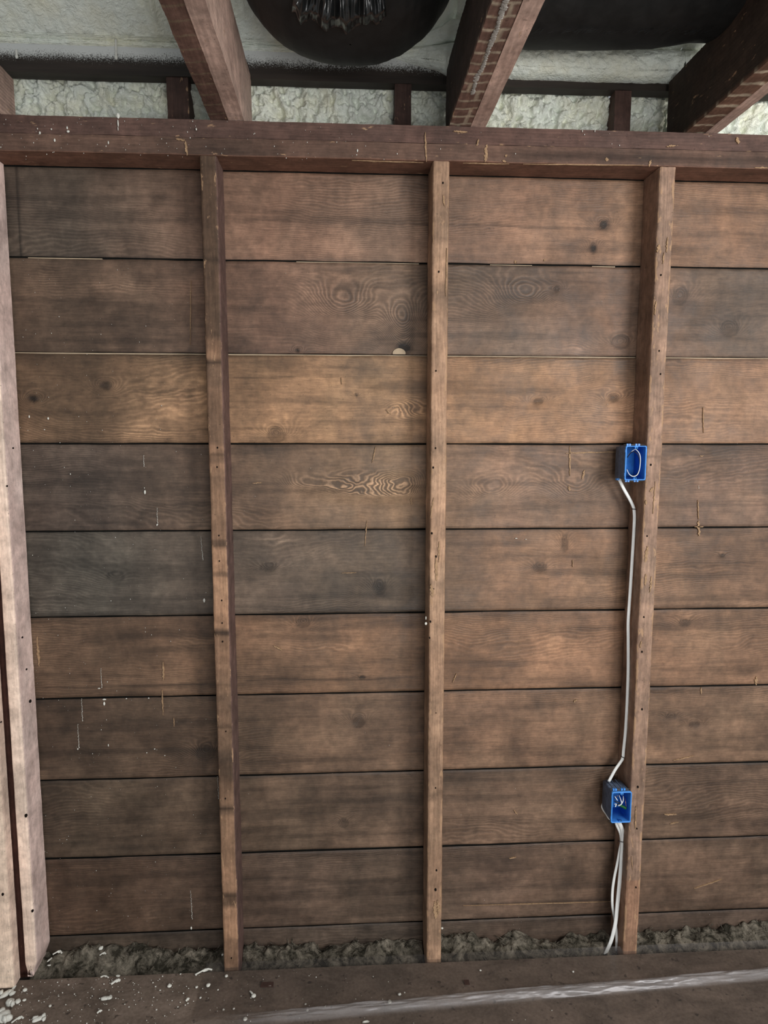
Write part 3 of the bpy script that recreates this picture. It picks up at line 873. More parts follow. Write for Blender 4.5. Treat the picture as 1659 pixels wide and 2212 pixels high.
foam_panel(-1.3, -.483, 1, 'lumpy pale foam above the plate at left, up to the first short upright')
foam_panel(-.426, -.30, 2, 'narrow strip of pale foam between the left short upright and the left joist')
foam_panel(-.30, .146, 3, 'wide pale foam panel under the black bag, left of the middle short upright')
foam_panel(.194, .34, 4, 'small pale foam panel between the middle short upright and the brick-marked joist')
foam_panel(.34, .778, 5, 'wide pale foam panel right of the middle joist, with dripping upper edge')
foam_panel(.823, .96, 6, 'small pale foam panel left of the large right corner joist')
foam_panel(.96, 1.6, 7, 'bubbly pale foam at the right edge of the photo, beyond the last joist')

# upper foam: rolls over the beam, then the sloping roof bay
def amount(x):
    return np.interp(x, [-1.4, .12, .27, .30, .9, 1.1], [0, 0, .75, 1, 1, 1])


def roof_foam(x0, x1, seed, label, seam=None, rolls=True):
    mb = MB(); xs = np.arange(x0, x1+.0035, .0035)
    S = np.concatenate([np.linspace(0, 1, 34), 1+np.linspace(0, 1, 30)[1:], 2+np.linspace(0, 1, 170)[1:]])
    X, s = np.meshgrid(xs, S, indexing='ij'); a = amount(X)
    if not rolls: a = a*0
    zb = 2.634*(1-a)+(2.580+.006*(fbm(X*12+50, X*0+2, seed, 3)-.3))*a; zt = 2.652+.012*a
    t = np.clip(s, 0, 1)*math.pi; dep = .006*(1-a)+.055*a
    Y = YF+.0-dep*np.sin(t)**.7; Z = zb+(zt-zb)*(1-np.cos(t))/2
    s2 = np.clip(s-1, 0, 1); t = s2*math.pi
    Y2 = YF-dep*.75*np.sin(t)**.8*a-.02*s2; Z2 = zt+(.055*a+.004*(1-a))*(1-np.cos(t))/2
    s3 = np.clip(s-2, 0, 1)
    Y3 = YF-.02-s3*1.1; Z3 = zt+.055*a+.004*(1-a)+s3*.78
    Y = np.where(s <= 1, Y, np.where(s <= 2, Y2, Y3)); Z = np.where(s <= 1, Z, np.where(s <= 2, Z2, Z3))
    k = .55+.45*a
    D = (.008*(1-worley(X*46, s*12, seed))+.004*(1-worley(X*110, s*28, seed+2))+.010*(fbm(X*26+50, s*9+50, seed, 4)-.5)*2)*k*np.where(s < 2, .8, 1)
    D = D+.012*(fbm(X*7+50, s*14+30, seed+4, 4)-.5)*sstep(2.0, 2.2, s)
    if seam is not None: D = D+.014*np.exp(-((X-seam)/.008)**2)*sstep(2, 2.06, s)+.006*sstep(seam-.02, seam, X)*sstep(2, 2.06, s)
    Y = Y-D*.8; Z = Z-D*.6*(s > .3)
    mb.grid(np.stack([X, Y, Z], -1), flip=True)
    o = mb.build('roof_foam', M_foam); rebase(o, ((x0+x1)/2, YF, 2.6))
    tag(o, label, 'foam insulation')
    return o


roof_foam(-1.35, -.30, 11, 'smooth pale foam roof lining in the top left corner', seam=hit(333, 40, -.02)[0])
roof_foam(-.30, .31, 12, 'pale foam roof lining partly hidden behind the hanging black bag')
roof_foam(.31, .95, 13, 'thick rolled pale foam below the black sheeting at upper right')
roof_foam(.95, 1.75, 14, 'pale foam roof lining beyond the top right joist')

# ------------------------------------------------------------------ black plastic
def bag():
    mb = MB(); n = 420; mth = 200
    cy = -.30; c = hit(742, 0, cy); bot = hit(735, 132, cy)[2]+.035
    rz = .20; cx = .018; cz = bot+rz
    th = np.linspace(.001, math.pi-.001, mth); ph = np.linspace(0, 2*math.pi, n, endpoint=False)
    t, p = np.meshgrid(th, ph, indexing='ij')
    sx = np.sin(t)**.7*np.sign(np.cos(p))*abs(np.cos(p))**.9; sy = np.sin(t)**.7*np.sin(p); sz = np.cos(t)
    X = sx*.262; Y = sy*.24; Z = sz*rz
    # pleats gathered on the front face
    front = np.exp(-((sx+.08)/.42)**2)*sstep(-.2, -.7, sy)*sstep(-.82, -.35, sz)
    u = sx*26+1.2*vn(sz*4+9, sx*3+9, 5)
    pl = abs(vn(u+40, sz*1.5+9, 7)-.5)*2
    k = 1+.10*front*(pl-.5)+.03*(fbm(sx*4+50, sz*4+50, 9, 3)-.5)+.02*(fbm(sx*11+50, sz*2.5+50+sy, 10, 3)-.5)
    X, Y, Z = X*k, Y*k, Z*k
    Z = Z+.03*X/.25*np.clip(X, 0, 1)/.25
    P = np.stack([X+cx, Y+cy, Z+cz], -1)
    idx = np.arange(mth*n).reshape(mth, n)
    f = [(idx[i, j], idx[i+1, j], idx[i+1, (j+1) % n], idx[i, (j+1) % n]) for i in range(mth-1) for j in range(n)]
    mb.add(P, f)
    o = mb.build('black_bag', M_black, None, dict(gloss=(front*.9+.1).ravel())); rebase(o, (cx, cy, cz-rz))
    g = MB(); cen = np.array([cx, cy, cz]); rad = np.array([.262, .24, rz])
    U = np.linspace(630, 835, 230); T = np.linspace(0, 1, 46)
    G = np.zeros((len(U), len(T), 3))
    for i, pu in enumerate(U):
        lo = 66-34*abs((pu-735)/105)**2+26*(vn(np.array([pu/11.0]), np.array([2.0]), 4)[0]-.5)
        for j, tt in enumerate(T):
            pv = -60+(lo+60)*tt; xx = pu+(735-pu)*.10*(1-tt)
            d = (AF+(xx-829.5)/F_PX*AR-(pv-1106)/F_PX*AU); d = d/np.linalg.norm(d)
            a_ = d/rad; b0 = (CAM-cen)/rad
            qa = a_@a_; qb = 2*a_@b0; qc = b0@b0-1; disc = qb*qb-4*qa*qc
            tt_ = (-qb-math.sqrt(max(disc, 0)))/(2*qa)
            w_ = (vn(np.array([pu/13.0+.4*tt]), np.array([tt*1.3]), 6)[0]-.5)+.35*(vn(np.array([pu/6.5]), np.array([tt*2.0]), 8)[0]-.5)
            off = .012+.050*tt**1.5*(1-sstep(.8, 1, tt)*.75)+w_*.034
            G[i, j] = CAM+d*(tt_-off)
    g.grid(G, flip=True)
    ge = g.build('gathered_end', M_black, o, dict(gloss=np.ones(g.n))); ge.data.transform(Matrix.Translation(-o.location))
    tag(o, 'shiny black plastic bag bulging down between the left and middle joists', 'plastic bag')


bag()


def sheet():
    mb = MB()
    x0, x1 = .3785, 1.06
    xs = np.linspace(x0, x1, 180); a = np.linspace(0, 2*math.pi, 90)
    X, A = np.meshgrid(xs, a, indexing='ij')
    cy = -.27; bz = np.interp(xs, [hit(1145, 66, cy-.02)[0], hit(1300, 70, cy-.02)[0], hit(1450, 68, cy-.02)[0], hit(1545, 52, cy-.02)[0]],
                              [hit(1145, 66, cy-.02)[2], hit(1300, 70, cy-.02)[2], hit(1450, 68, cy-.02)[2], hit(1545, 52, cy-.02)[2]])
    R = .17; rr = R*(1+.05*(fbm(X*7+50, np.sin(A)*2+50, 8, 3)-.5)+.02*(fbm(X*20+50, np.cos(A)*6+50, 3)-.5))
    e = np.minimum(X-x0, x1-X); rr = rr*(.55+.45*sstep(0, .01, e))
    cz = bz[:, None]+R
    P = np.stack([X, cy+np.cos(A)*rr*1.2, cz+np.sin(A)*rr], -1)
    mb.grid(P)
    for i in (0, -1):
        c0 = P[i].mean(0); V = np.vstack([P[i], c0]); nn = len(P[i])
        mb.add(V, [(j, j+1, nn) for j in range(nn-1)])
    # fuzzy torn fibres on the lower edge
    rnd = random.Random(3)
    for i in range(60):
        px = 1150+rnd.random()*390; q = hit(px, 66+rnd.random()*6, cy-.03)
        d = np.array([.018*rnd.random()+.004, .0, .012*rnd.random()+.002])
        tube(mb, [q-d*.4, q+d*.3, q+d], .0004, n=2, k=3)
    o = mb.build('black_sheeting', M_black, None, dict(gloss=np.full(mb.n, .0))); rebase(o, ((x0+x1)/2, cy, bz.min()))
    tag(o, 'matte black plastic sheeting with a frayed lower edge, right of the middle joist', 'plastic sheet')


sheet()

# ------------------------------------------------------------------ dirty wool in the cavities
def wool(x0, x1, seed, label):
    mb = MB(); xs = np.arange(x0, x1, .0035); ys = np.arange(-.105, -.003, .0035)
    X, Y = np.meshgrid(xs, ys, indexing='ij')
    t = (Y+.105)/.10
    h = -.055+.018*fbm(X*9+50, Y*12+50, seed, 4)+.070*sstep(.0, .9, t)*(.10+1.0*fbm(X*11+50, Y*9+50, seed+3, 4))
    h += .010*(fbm(X*60+50, Y*60+50, seed+5, 4)-.5)*2+.02*np.maximum(0, .5-worley(X*22, Y*20, seed+8))
    h = np.where(t < .05, -.068, h)
    P = np.stack([X+.006*(fbm(X*40+50, Y*40, seed)-.5), Y+.004*(fbm(X*40+50, Y*40+20, seed)-.5), h], -1)
    P[-1, :, 0] = xs[-1]
    mb.grid(P)
    # loose tufts
    rnd = random.Random(seed)
    for i in range(int((x1-x0)*260)):
        ix = rnd.randrange(len(xs)); iy = rnd.randrange(4, len(ys)-1); b0 = P[ix, iy]
        d = np.array([rnd.uniform(-1, 1), rnd.uniform(-.6, .3), rnd.uniform(0, 1.1)])*rnd.uniform(.005, .016)
        e = np.array([rnd.uniform(-1, 1), rnd.uniform(-.6, .6), rnd.uniform(-.3, .8)])*.008
        tube(mb, [b0, b0+d*.6+e*.3, b0+d+e], rnd.uniform(.0006, .0018), .0005, n=3, k=4)
    o = mb.build('wool_insulation', M_wool); rebase(o, ((x0+x1)/2, -.05, -.068)); tag(o, label, 'insulation')


wool(-.943, -.369, 3, 'clumpy grey insulation debris at the foot of the left bay')
wool(-.3195, .2385, 4, 'grey insulation debris between the banded stud and the middle stud')
wool(.287, .847, 5, 'grey insulation debris at the foot of the bay with the white cables')
wool(.896, 1.6, 6, 'grey insulation debris right of the stud with boxes')

# ------------------------------------------------------------------ plastic film on the floor with its fold
def film():
    mb = MB(); xs = np.arange(-.42, 1.8, .005)
    v = np.concatenate([np.linspace(0, .05, 7), np.linspace(.05, .28, 150)[1:], np.linspace(.28, 1.2, 40)[1:]])
    X, V_ = np.meshgrid(xs, v, indexing='ij'); Y = -.085-V_
    a = hitz(560, 2206, 0); b_ = hitz(1659, 2108, 0)
    yl = a[1]+(X-a[0])*(b_[1]-a[1])/(b_[0]-a[0])+.002*np.sin(X*5)
    d = Y-yl
    ridge = .013*np.exp(-(np.abs(d)/.017)**4)+.004*np.exp(-(d/.045)**2)
    wr = (fbm(X*14+50, d*190+50, 5, 4)-.5)*.013*np.exp(-(d/.02)**2)
    Z = .0035+ridge+wr+.002*(fbm(X*8+50, Y*14+50, 6, 3)-.3)
    Z = Z+.020*np.exp(-(V_/.012)**2)*.4
    mb.grid(np.stack([X, Y, Z], -1), flip=True)
    side = sstep(-.35, -.05, X)
    fold = np.exp(-(np.abs(d)/.019)**4)*(.55+.45*fbm(X*3+50, d*60+50, 8, 3))*side+.16*np.exp(-(V_/.018)**2)*sstep(.3, 1.0, X)
    o = mb.build('plastic_film', M_film, None, dict(fold=fold.ravel())); rebase(o, (.6, -.6, 0))
    tag(o, 'clear plastic film over the floor with one long shiny diagonal fold', 'plastic film')


film()

# ------------------------------------------------------------------ foam scraps
def scrap(px, py, L, wd, rot, label, kind='lump', group=None, seed=0, plane=0.0, h=None):
    c = hitz(px, py, plane+.004) if h is None else hit(px, py, h)
    mb = MB(); r = random.Random(seed+px)
    if kind == 'curl':
        d = np.array([math.cos(rot), math.sin(rot), 0])
        u = r.uniform(.1, .3)*L; up = 0 if L > .02 and rot < 0 else 1
        tube(mb, [c-d*L*.5, c-d*L*.15+np.array([0, u*.6, .002]), c+d*L*.15+np.array([0, u, .003*up]), c+d*L*.5+np.array([0, -u*.2, 0])], wd*.6, wd*.4, n=6, k=8)
        blob(mb, c+d*L*.1+np.array([0, u*.8, 0]), (L*.2, wd*.8, wd*.5), px, 8, .4, rot, ax=2)
    elif kind == 'tail':
        d = np.array([math.cos(rot), math.sin(rot), 0]); blob(mb, c, (wd, wd, wd*.6), px, 9, .15)
        tube(mb, [c, c+d*L*.5+np.array([0, 0, .002]), c+d*L], wd*.4, wd*.25, n=4, k=6)
    else:
        blob(mb, c, (L*.5, wd*.6, wd*.4), px, 10, .3, rot, ax=2)
        if L > .02:
            for k in range(3):
                q = c+np.array([(r.random()-.5)*L, (r.random()-.5)*wd, .002]); blob(mb, q, (L*.22, wd*.4, wd*.35), px+k, 8, .4, r.random()*3, ax=2)
    o = mb.build('foam_scrap', M_drop); rebase(o, tuple(c)); tag(o, label, 'foam scrap', group)


G = 'white foam pellets on the brown floor'
GL = 'one of the tiny white foam crumbs between the left bay debris and the photo bottom'
SM = [(54, 2138, .008, 'round white pellet alone just right of the flat pale stud foot'), (53, 2160, .006, 'small white pellet above the oval lump of the corner pile'),
      (366, 2129, .008, 'larger oval white pellet on the floor, left one of the two ovals'), (450, 2128, .008, 'larger round white pellet just lower left of the banded stud foot'),
      (489, 2108, .006, 'white pellet directly below the banded stud foot'), (660, 2169, .0035, 'upper of two white pellets just above the fold, right of the banded stud'),
      (664, 2182, .0045, 'lower of two white pellets just above the fold, right of the banded stud'), (336, 2131, .003, GL), (425, 2132, .005, 'small pellet between the two larger oval pellets'),
      (346, 2139, .003, GL), (433, 2155, .004, 'lower pellet of the short vertical pair left of the banded stud'), (505, 2179, .004, 'right one of two small pellets side by side below the banded stud'),
      (483, 2181, .004, 'left one of two small pellets side by side below the banded stud'), (338, 2181, .003, GL), (471, 2138, .003, GL), (390, 2104, .003, GL),
      (863, 2148, .006, 'bigger pellet of the close pair above the fold, below the middle stud'), (874, 2144, .003, 'smaller pellet of the close pair above the fold, below the middle stud'),
      (842, 2164, .007, 'white foam pellet stuck on the shiny fold below the middle stud'), (1238, 2099, .004, 'white pellet on the film in front of the white cables, right of centre'),
      (1038, 2096, .004, 'white pellet near the film edge, right of the middle stud foot'), (108, 2173, .005, 'yellowish pellet right of the corner pile'), (406, 2167, .0028, GL), (148, 2127, .003, GL)]
for x, y, r_, lb in SM:
    scrap(x, y, r_*1.6, r_*1.25, .4, lb, 'lump', G)
scrap(230, 2156, .030, .011, .1, 'flat oval white foam scrap, the largest one alone on the floor at left')
scrap(440, 2100, .05, .0045, .35, 'long thin white foam curl just left of the banded stud foot', 'curl')
scrap(250, 2122, .026, .006, .5, 'hook-shaped white foam curl with a lump above it', 'curl')
scrap(255, 2108, .012, .007, 0, 'white foam lump directly above the hook-shaped curl')
scrap(226, 2111, .024, .0035, -.1, 'thin flat white foam strip left of the hook-shaped curl', 'curl')
scrap(548, 2151, .022, .007, 2.2, 'white foam drop with a thin tail on the floor, right of the banded stud', 'tail')
scrap(215, 2186, .013, .004, .6, 'small slanted white foam sliver near the bottom edge', 'curl')
scrap(484, 2161, .012, .004, .8, 'pale irregular foam crumb cluster below the banded stud') if False else None
scrap(405, 2160, .010, .005, .9, 'tiny bent foam crumb left of the banded stud foot', 'curl')
scrap(85, 2200, .035, .013, .5, 'crumpled grey-white foam piece at the bottom edge, second from the left corner')
scrap(38, 2204, .03, .004, .5, 'slim foam curl at the bottom edge beside the corner pile', 'curl')
scrap(8, 2195, .035, .028, .5, 'big white foam lump in the bottom left corner')
scrap(22, 2165, .022, .02, .9, 'white foam lump in the corner pile, right of the stud foot')
scrap(39, 2163, .016, .014, .3, 'oval white foam lump at the right end of the corner pile')
scrap(14, 2146, .04, .014, .9, 'ragged white foam piece at the foot of the flat pale stud')
scrap(30, 2133, .02, .006, 1.4, 'upright white foam shred against the flat pale stud')
scrap(532, 2192+13, .010, .010, 0, 'round white foam pellet beside the plastic fold') if False else None
scrap(530, 2201, .011, .010, 0, 'round white foam pellet on the floor at the left end of the plastic fold')
scrap(790, 2207, .020, .006, .1, 'two-lobed white foam scrap at the bottom edge under the fold')
# pieces lying on the wool
def woolscrap(px, py, L, wd, rot, label, kind='curl'):
    scrap(px, py, L, wd, rot, label, kind, h=-.055)
woolscrap(218, 2048, .016, .010, .9, 'oval white foam drop stuck low on the boards of the left bay', 'lump')
woolscrap(124, 2060, .026, .004, .2, 'arched white foam curl on the debris beside the pale stud')
woolscrap(107, 2073, .018, .005, 1.1, 'slanted white foam piece just under the arched curl', 'lump')
woolscrap(106, 2085, .011, .005, 0, 'small white foam pellet below the arched curl', 'lump')
woolscrap(222, 2062, .018, .003, .3, 'grey foam sliver below the oval drop in the left bay')
woolscrap(481, 2062, .008, .006, 1.5, 'small white foam drop touching the banded stud foot', 'lump')
woolscrap(955, 2005, .008, .006, -.8, 'small white fleck beside the foot of the middle stud', 'lump')

# wooden chips on the floor
for (px, py, L, wd, lab) in ((577, 2128, .036, .016, 'reddish-brown wood chip on the floor between the left two studs'), (1008, 2123, .015, .016, 'brown wood chip under the film right of the middle stud')):
    c = hitz(px, py, .0); mb = MB(); gridbox(mb, c+np.array([-L/2, -wd/2, 0]), c+np.array([L/2, wd/2, .003]), (.004, .004, .004))
    mb.set(wobble(mb.verts(), .001, px)); o = mb.build('wood_chip', plain('chip_wood', (.075, .034, .024), .8, .2, .2, 120)); rebase(o, tuple(c)); tag(o, lab, 'wood chip')

# tiny spatter: far too many to count
mb = MB(); rnd = random.Random(11)
for i in range(420):
    x = -1.0+abs(rnd.gauss(0, .45)); y = -.115-rnd.random()*.25
    r_ = .0005+.0011*rnd.random()**2
    blob(mb, (x, y, .003), (r_*1.4, r_*1.2, r_), i, 4, .3, ax=2)
o = mb.build('foam_specks', M_drop); tag(o, 'fine white foam specks sprinkled over the floor', 'foam specks', kind='stuff')
mb = MB()
for (px, y0, y1) in ((310, 984, 1010), (339, 1098, 1136), (434, 1160, 1212), (218, 1445, 1488), (412, 1925, 1988), (470, 1678, 1728), (168, 1565, 1618), (1509, 1050, 1058), (176, 1510, 1560)):
    n = int((y1-y0)/3.2)
    for i in range(n):
        t = i/n; q = hit(px+(y1-y0)*.05*t+(2 if px == 434 else 0)*t+rnd.uniform(-.6, .6), y0+(y1-y0)*t, -.003)
        blob(mb, q, (.0010+.0009*t*rnd.random(), .001, .0012+.0008*t), i, 4, .2)
for (px, py, rx, rz) in ((313, 1063, .0028, .0062), (312, 1054, .001, .002), (441, 1297, .0032, .006), (445, 1280, .0012, .0014), (225, 1511, .0058, .0026), (225, 1520, .003, .006), (273, 1509, .0022, .0016),
                         (321, 1508, .0024, .0018), (214, 1487, .004, .0016), (232, 1473, .0016, .0016), (424-272, 1024, .0016, .002), (1115, 1163, .004, .0014), (1136, 1165, .002, .0014), (339, 1134, .0018, .003), (413, 2005, .0026, .005),
                         (168, 1618, .002, .003), (334, 1618, .0022, .0018), (317, 1626, .002, .0014), (356, 1632, .0018, .0014), (234, 1610, .0014, .004), (63, 900, .0018, .004), (104, 904, .0024, .0036), (920, 1347, .0034, .0042), (920, 1335, .0016, .005), (96, 928, .002, .0016)):
    yy = -.003 if px != 920 else -.099
    blob(mb, hit(px, py, yy), (rx, .0016, rz), px, 6, .2)
for i in range(330):
    px = abs(rnd.gauss(0, 260))+40; py = rnd.uniform(560, 2010)
    q = hit(px, py, -.0028); r_ = .0004+.0009*rnd.random()**3
    if q[0] < -.375: blob(mb, q, (r_, .0008, r_*1.2), i, 3, .2)
for i in range(90):
    q = hit(rnd.uniform(500, 1650), rnd.uniform(560, 2010), -.0028); r_ = .0004+.0006*rnd.random()**3
    blob(mb, q, (r_, .0008, r_), i, 3, .2)
for i in range(110):
    q = hit(abs(rnd.gauss(0, 700)), rnd.uniform(255, 345), -.1012); r_ = .0005+.0008*rnd.random()**2
    blob(mb, q, (r_, .0008, r_*1.5), i, 3, .2)
for (px, py, rx, rz) in ((255, 250, .004, .007), (255, 266, .0018, .009), (255, 278, .001, .005), (86, 287, .0025, .004), (118, 303, .0022, .004), (147, 284, .004, .003), (145, 276, .002, .004), (111, 279, .002, .002), (234, 308, .0015, .004), (424, 279, .0018, .003), (81, 278, .0015, .002), (1258, 283, .0012, .003), (1285, 283, .0012, .003), (772, 325, .002, .004)):
    blob(mb, hit(px, py, -.1018), (rx, .0018, rz), px, 6, .25)
o = mb.build('foam_spatter', M_drop); tag(o, 'tiny dried white foam drips spattered on boards and top plate', 'foam drips', kind='stuff')
# long drips on the beam
for (px, y0, y1, lab) in ((35, 107, 122, 'short white foam drip on the dark beam near the left edge'), (250, 84, 124, 'long white foam drip on the dark beam in the left bay')):
    mb = MB(); a = hit(px, y0, YF-.012); b_ = hit(px+1, y1, YF-.010)
    tube(mb, [a, (a+b_)/2, b_], .003, .002, n=4, k=7); blob(mb, b_, (.0042, .003, .006), px, 7, .1)
    o = mb.build('foam_drip', M_drop); rebase(o, tuple(b_)); tag(o, lab, 'foam drip')

# ------------------------------------------------------------------ blue electrical boxes
def rbox_ring(x0, x1, z0, z1, y, r=.004, n=4):
    out = []
    for cx, cz, a0 in ((x1-r, z1-r, 0), (x0+r, z1-r, 90), (x0+r, z0+r, 180), (x1-r, z0+r, 270)):
        for k in range(n+1):
            a = math.radians(a0+90*k/n); out.append((cx+r*math.cos(a), y, cz+r*math.sin(a)))
    return np.array(out)


def loft(mb, rings, cap0=False, cap1=False, mi=0, flip=False):
    k = len(rings[0]); V = np.vstack(rings); f = []
    for i in range(len(rings)-1):
        for j in range(k):
            q = (i*k+j, i*k+(j+1) % k, (i+1)*k+(j+1) % k, (i+1)*k+j); f.append(q[::-1] if flip else q)
    mb.add(V, f, mi)
    o = mb.n-len(V)
    if cap0: mb.f.append(tuple(o+j for j in range(k))[::-1]); mb.mi.append(mi)
    if cap1: mb.f.append(tuple(o+(len(rings)-1)*k+j for j in range(k))); mb.mi.append(mi)


def bx(mb, x0, x1, y0, y1, z0, z1, mi=0):
    gridbox(mb, (x0, y0, z0), (x1, y1, z1), (9, 9, 9), mi)


def elbox(loc, label, deep, z_h=.0955):
    w = .0585; yb = deep
    root = empty('electrical_box', loc); tag(root, label, 'electrical box')
    # everything below in local coordinates: front rim at y = 0, box centre bottom at origin
    t = .0019; hw = w/2
    b = MB()
    loft(b, [rbox_ring(-hw, hw, 0, z_h, .003), rbox_ring(-hw+.0008, hw-.0008, .001, z_h-.001, yb*.6), rbox_ring(-hw+.0015, hw-.0015, .003, z_h-.003, yb)], cap1=True)
    for zz in (.03, .05):
        pass
    # stiffening ribs along top and left
    for xx in (-.018, -.006, .008):
        bx(b, xx, xx+.0022, .012, yb-.002, z_h-.002, z_h+.0008)
    b.build('shell', M_blued, root)
    i_ = MB()
    loft(i_, [rbox_ring(-hw+t, hw-t, t, z_h-t, .003), rbox_ring(-hw+t+.001, hw-t-.001, t+.002, z_h-t-.002, yb-.003)], cap1=True, flip=True)
    i_.build('lining', M_blue, root)
    r = MB()
    loft(r, [rbox_ring(-hw-.0006, hw+.0006, -.0006, z_h+.0006, .006), rbox_ring(-hw-.0006, hw+.0006, -.0006, z_h+.0006, 0), rbox_ring(-hw+t, hw-t, t, z_h-t, 0), rbox_ring(-hw+t, hw-t, t, z_h-t, .008)])
    for zc, s in ((z_h-t, -1), (t, 1)):
        a = np.linspace(0, math.pi, 9)
        V = [(.0048*math.cos(q), 0, zc+s*.0068*math.sin(q)**.7) for q in a]; V2 = [(x, .008, z) for x, y, z in V]
        r.add(np.array(V+V2), [(k, k+1, k+10, k+9) for k in range(8)]+[tuple(range(9))])
    for (zc, n_) in ((.012, 1), (.078, 1)):
        bx(r, -hw-.0016, -hw, .001, .006, zc, zc+.008); bx(r, hw, hw+.0014, .001, .006, zc, zc+.008)
    r.build('rim', M_blue, root)
    for zc in (z_h-.0055, .0055):
        s = MB(); a = np.linspace(0, 2*math.pi, 12, endpoint=False)
        s.add([(.0017*math.cos(q), -.0004, zc+.0017*math.sin(q)) for q in a], [list(range(12))])
        s.add([(.0017*math.cos(q), yy, zc+.0017*math.sin(q)) for yy in (-.0004, .003) for q in a], [(k, (k+1) % 12, 12+(k+1) % 12, 12+k) for k in range(12)])
        s.build('screw_hole', M_hole, root)
    # nail lugs and the nail on top and bottom
    for zz, s in ((z_h, 1), (0, -1)):
        lug = MB()
        for xx in (-.024, -.017, .001, .009):
            bx(lug, xx, xx+.005, .010, .016, min(zz, zz+s*.006), max(zz, zz+s*.006))
        lug.build('nail_lug', M_blue, root)
        nl = MB(); tube(nl, [(-.032, .013, zz+s*.0035), (0, .013, zz+s*.0037), (.0285, .013, zz+s*.004)], .0011, n=2, k=8); nl.build('nail', M_nail, root)
    return root


Z1 = 1.4605; Z2 = .436
b1 = elbox((.8162, -.1105, Z1), 'upper blue electrical box at mid height on the right stud, with a looped white wire', .078)
b2 = elbox((.8185, -.112, Z2), 'lower blue electrical box near the floor, with a green connector inside', .080)


def P_(root, px, py, y):
    p = hit(px, py, root.location[1]+y); return p-np.array(root.location)


w = MB()
tube(w, [P_(b1, 1354, 1014, .02), P_(b1, 1359, 1024, .010), P_(b1, 1367, 1029, .006), P_(b1, 1376, 1026, .005), P_(b1, 1381, 1015, .005), P_(b1, 1383, 1000, .005), P_(b1, 1383, 987, .006), P_(b1, 1380, 978, .008), P_(b1, 1373, 971, .014), P_(b1, 1366, 974, .022), P_(b1, 1357, 983, .03)], .0012, n=6, k=8)
w.build('white_wire', M_white, b1)
w = MB()
tube(w, [P_(b1, 1355, 988, .03), P_(b1, 1363, 978, .022), P_(b1, 1371, 976, .014), P_(b1, 1379, 984, .010), P_(b1, 1382, 1000, .008), P_(b1, 1380, 1016, .008), P_(b1, 1374, 1026, .010), P_(b1, 1362, 1028, .016)], .0011, n=6, k=8)
w.build('black_wire', M_blackw, b1)
w = MB()
bx(w, -.0265, -.018, .066, .0765, -.005, .0005); w.build('cable_clamp', M_blue, b1)
w = MB()
tube(w, [P_(b2, 1337, 1718, .03), P_(b2, 1341, 1728, .016), P_(b2, 1342, 1736, .012), P_(b2, 1335, 1740, .014)], .0014, n=5, k=8)
tube(w, [P_(b2, 1346, 1719, .03), P_(b2, 1346, 1729, .014), P_(b2, 1342, 1737, .010), P_(b2, 1336, 1741, .012)], .0014, n=5, k=8)
tube(w, [P_(b2, 1328, 1720, .02), P_(b2, 1331, 1725, .016), P_(b2, 1334, 1729, .014)], .0012, n=4, k=8)
tube(w, [P_(b2, 1327, 1737, .02), P_(b2, 1331, 1737, .016), P_(b2, 1329, 1743, .014)], .0016, n=4, k=8)
w.build('white_wire', M_white, b2)
w = MB()
tube(w, [P_(b2, 1327, 1730, .02), P_(b2, 1333, 1733, .016), P_(b2, 1338, 1734, .016)], .0018, n=4, k=8)
tube(w, [P_(b2, 1329, 1741, .02), P_(b2, 1334, 1738, .018), P_(b2, 1337, 1740, .016)], .0018, n=4, k=8)
w.build('black_wire', M_blackw, b2)
w = MB()
tube(w, [P_(b2, 1350, 1722, .03), P_(b2, 1351, 1732, .016), P_(b2, 1353, 1743, .014)], .0009, n=4, k=8)
w.build('copper_wire', M_copper, b2)
w = MB(); tube(w, [P_(b2, 1328, 1726, .03), P_(b2, 1334, 1718, .022)], .0008, n=2, k=8)
w.build('copper_wire', M_copper, b2)
w = MB()
p0 = P_(b2, 1337, 1738, .016); p1 = P_(b2, 1352, 1746, .016)
tube(w, [p0, (p0+p1)/2, p1], .0042, n=4, k=12); w.build('wire_connector', M_green, b2)

# ------------------------------------------------------------------ cables
def cable(label, pts, ra=.0044, rb=.0023, staples=(), side=(1, 0, 0)):
    P = [hit(x, y, Y) for x, y, Y in pts]
    mb = MB(); tube(mb, P, ra, rb, n=9, k=14, side=side)
    o = mb.build('white_cable', M_white); rebase(o, tuple(P[0])); tag(o, label, 'cable')
    return o


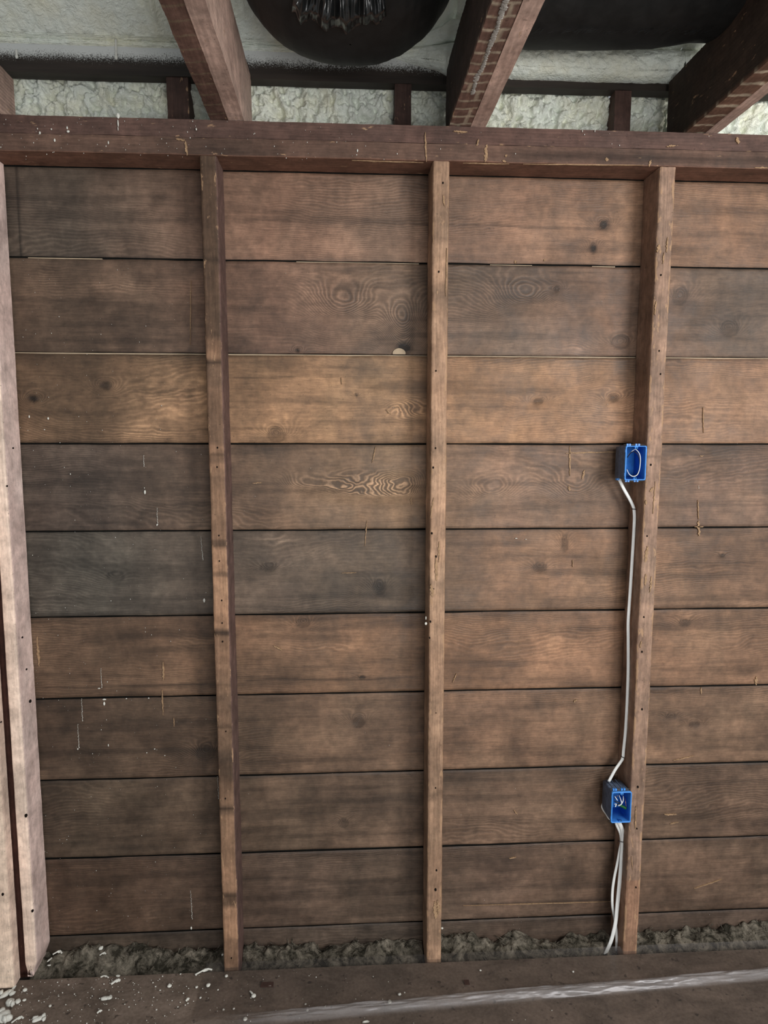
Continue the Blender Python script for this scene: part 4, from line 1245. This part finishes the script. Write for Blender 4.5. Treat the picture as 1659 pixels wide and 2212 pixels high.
def staple(px, py, Y, w_, label, ang=-.15):
    c = hit(px, py, Y); mb = MB(); d = np.array([math.cos(ang), 0, math.sin(ang)])
    tube(mb, [c-d*w_+np.array([0, .006, 0]), c-d*w_*.9+np.array([0, -.001, 0]), c+d*w_*.9+np.array([0, -.001, 0]), c+d*w_*1.3+np.array([0, .006, 0])], .0011, n=4, k=8)
    o = mb.build('cable_staple', M_blackw); rebase(o, tuple(c)); tag(o, label, 'staple')


cable('long white cable running down the stud from the upper blue box to the lower one',
      [(1337, 1034, -.040), (1342, 1045, -.043), (1349, 1059, -.046), (1360, 1078, -.048), (1368, 1095, -.052), (1370, 1108, -.054), (1370, 1130, -.055), (1366, 1200, -.055), (1361, 1280, -.055), (1357, 1340, -.055), (1357, 1380, -.055), (1357, 1440, -.055), (1356, 1480, -.055), (1354, 1530, -.055), (1351, 1580, -.055), (1347, 1620, -.055), (1345, 1638, -.055), (1339, 1648, -.053), (1328, 1664, -.05), (1315, 1688, -.045)], .0048, .0030)
staple(1370, 1100, -.058, .0055, 'dark staple across the white cable just below the upper box')
staple(1346, 1636, -.058, .005, 'dark staple across the white cable just above the lower box', -.5)
staple(1343, 1818, -.066, .009, 'dark staple holding two white cables below the lower box', -.15)
cable('white cable from the lower box that bows left on its way to the floor',
      [(1329, 1773, -.078), (1333, 1784, -.070), (1340, 1800, -.062), (1342, 1818, -.060), (1339, 1835, -.058), (1334, 1862, -.056), (1327, 1895, -.055), (1323, 1925, -.055), (1323, 1955, -.055), (1328, 1985, -.057), (1331, 2010, -.058), (1332, 2035, -.058), (1330, 2062, -.055)], .0044, .0028)
cable('white cable from the lower box that stays right, then crosses over to the floor',
      [(1336, 1775, -.078), (1342, 1787, -.072), (1345, 1800, -.066), (1345, 1818, -.064), (1344, 1835, -.064), (1341, 1875, -.064), (1337, 1920, -.065), (1333, 1960, -.067), (1330, 1990, -.068), (1326, 2010, -.068), (1319, 2035, -.066), (1306, 2064, -.064)], .0062, .0030)
cable('short piece of white cable curving behind the left side of the lower blue box',
      [(1308, 1728, -.022), (1301, 1740, -.030), (1303, 1749, -.040), (1310, 1759, -.055), (1316, 1768, -.066), (1326, 1774, -.078)], .0034, .0026)
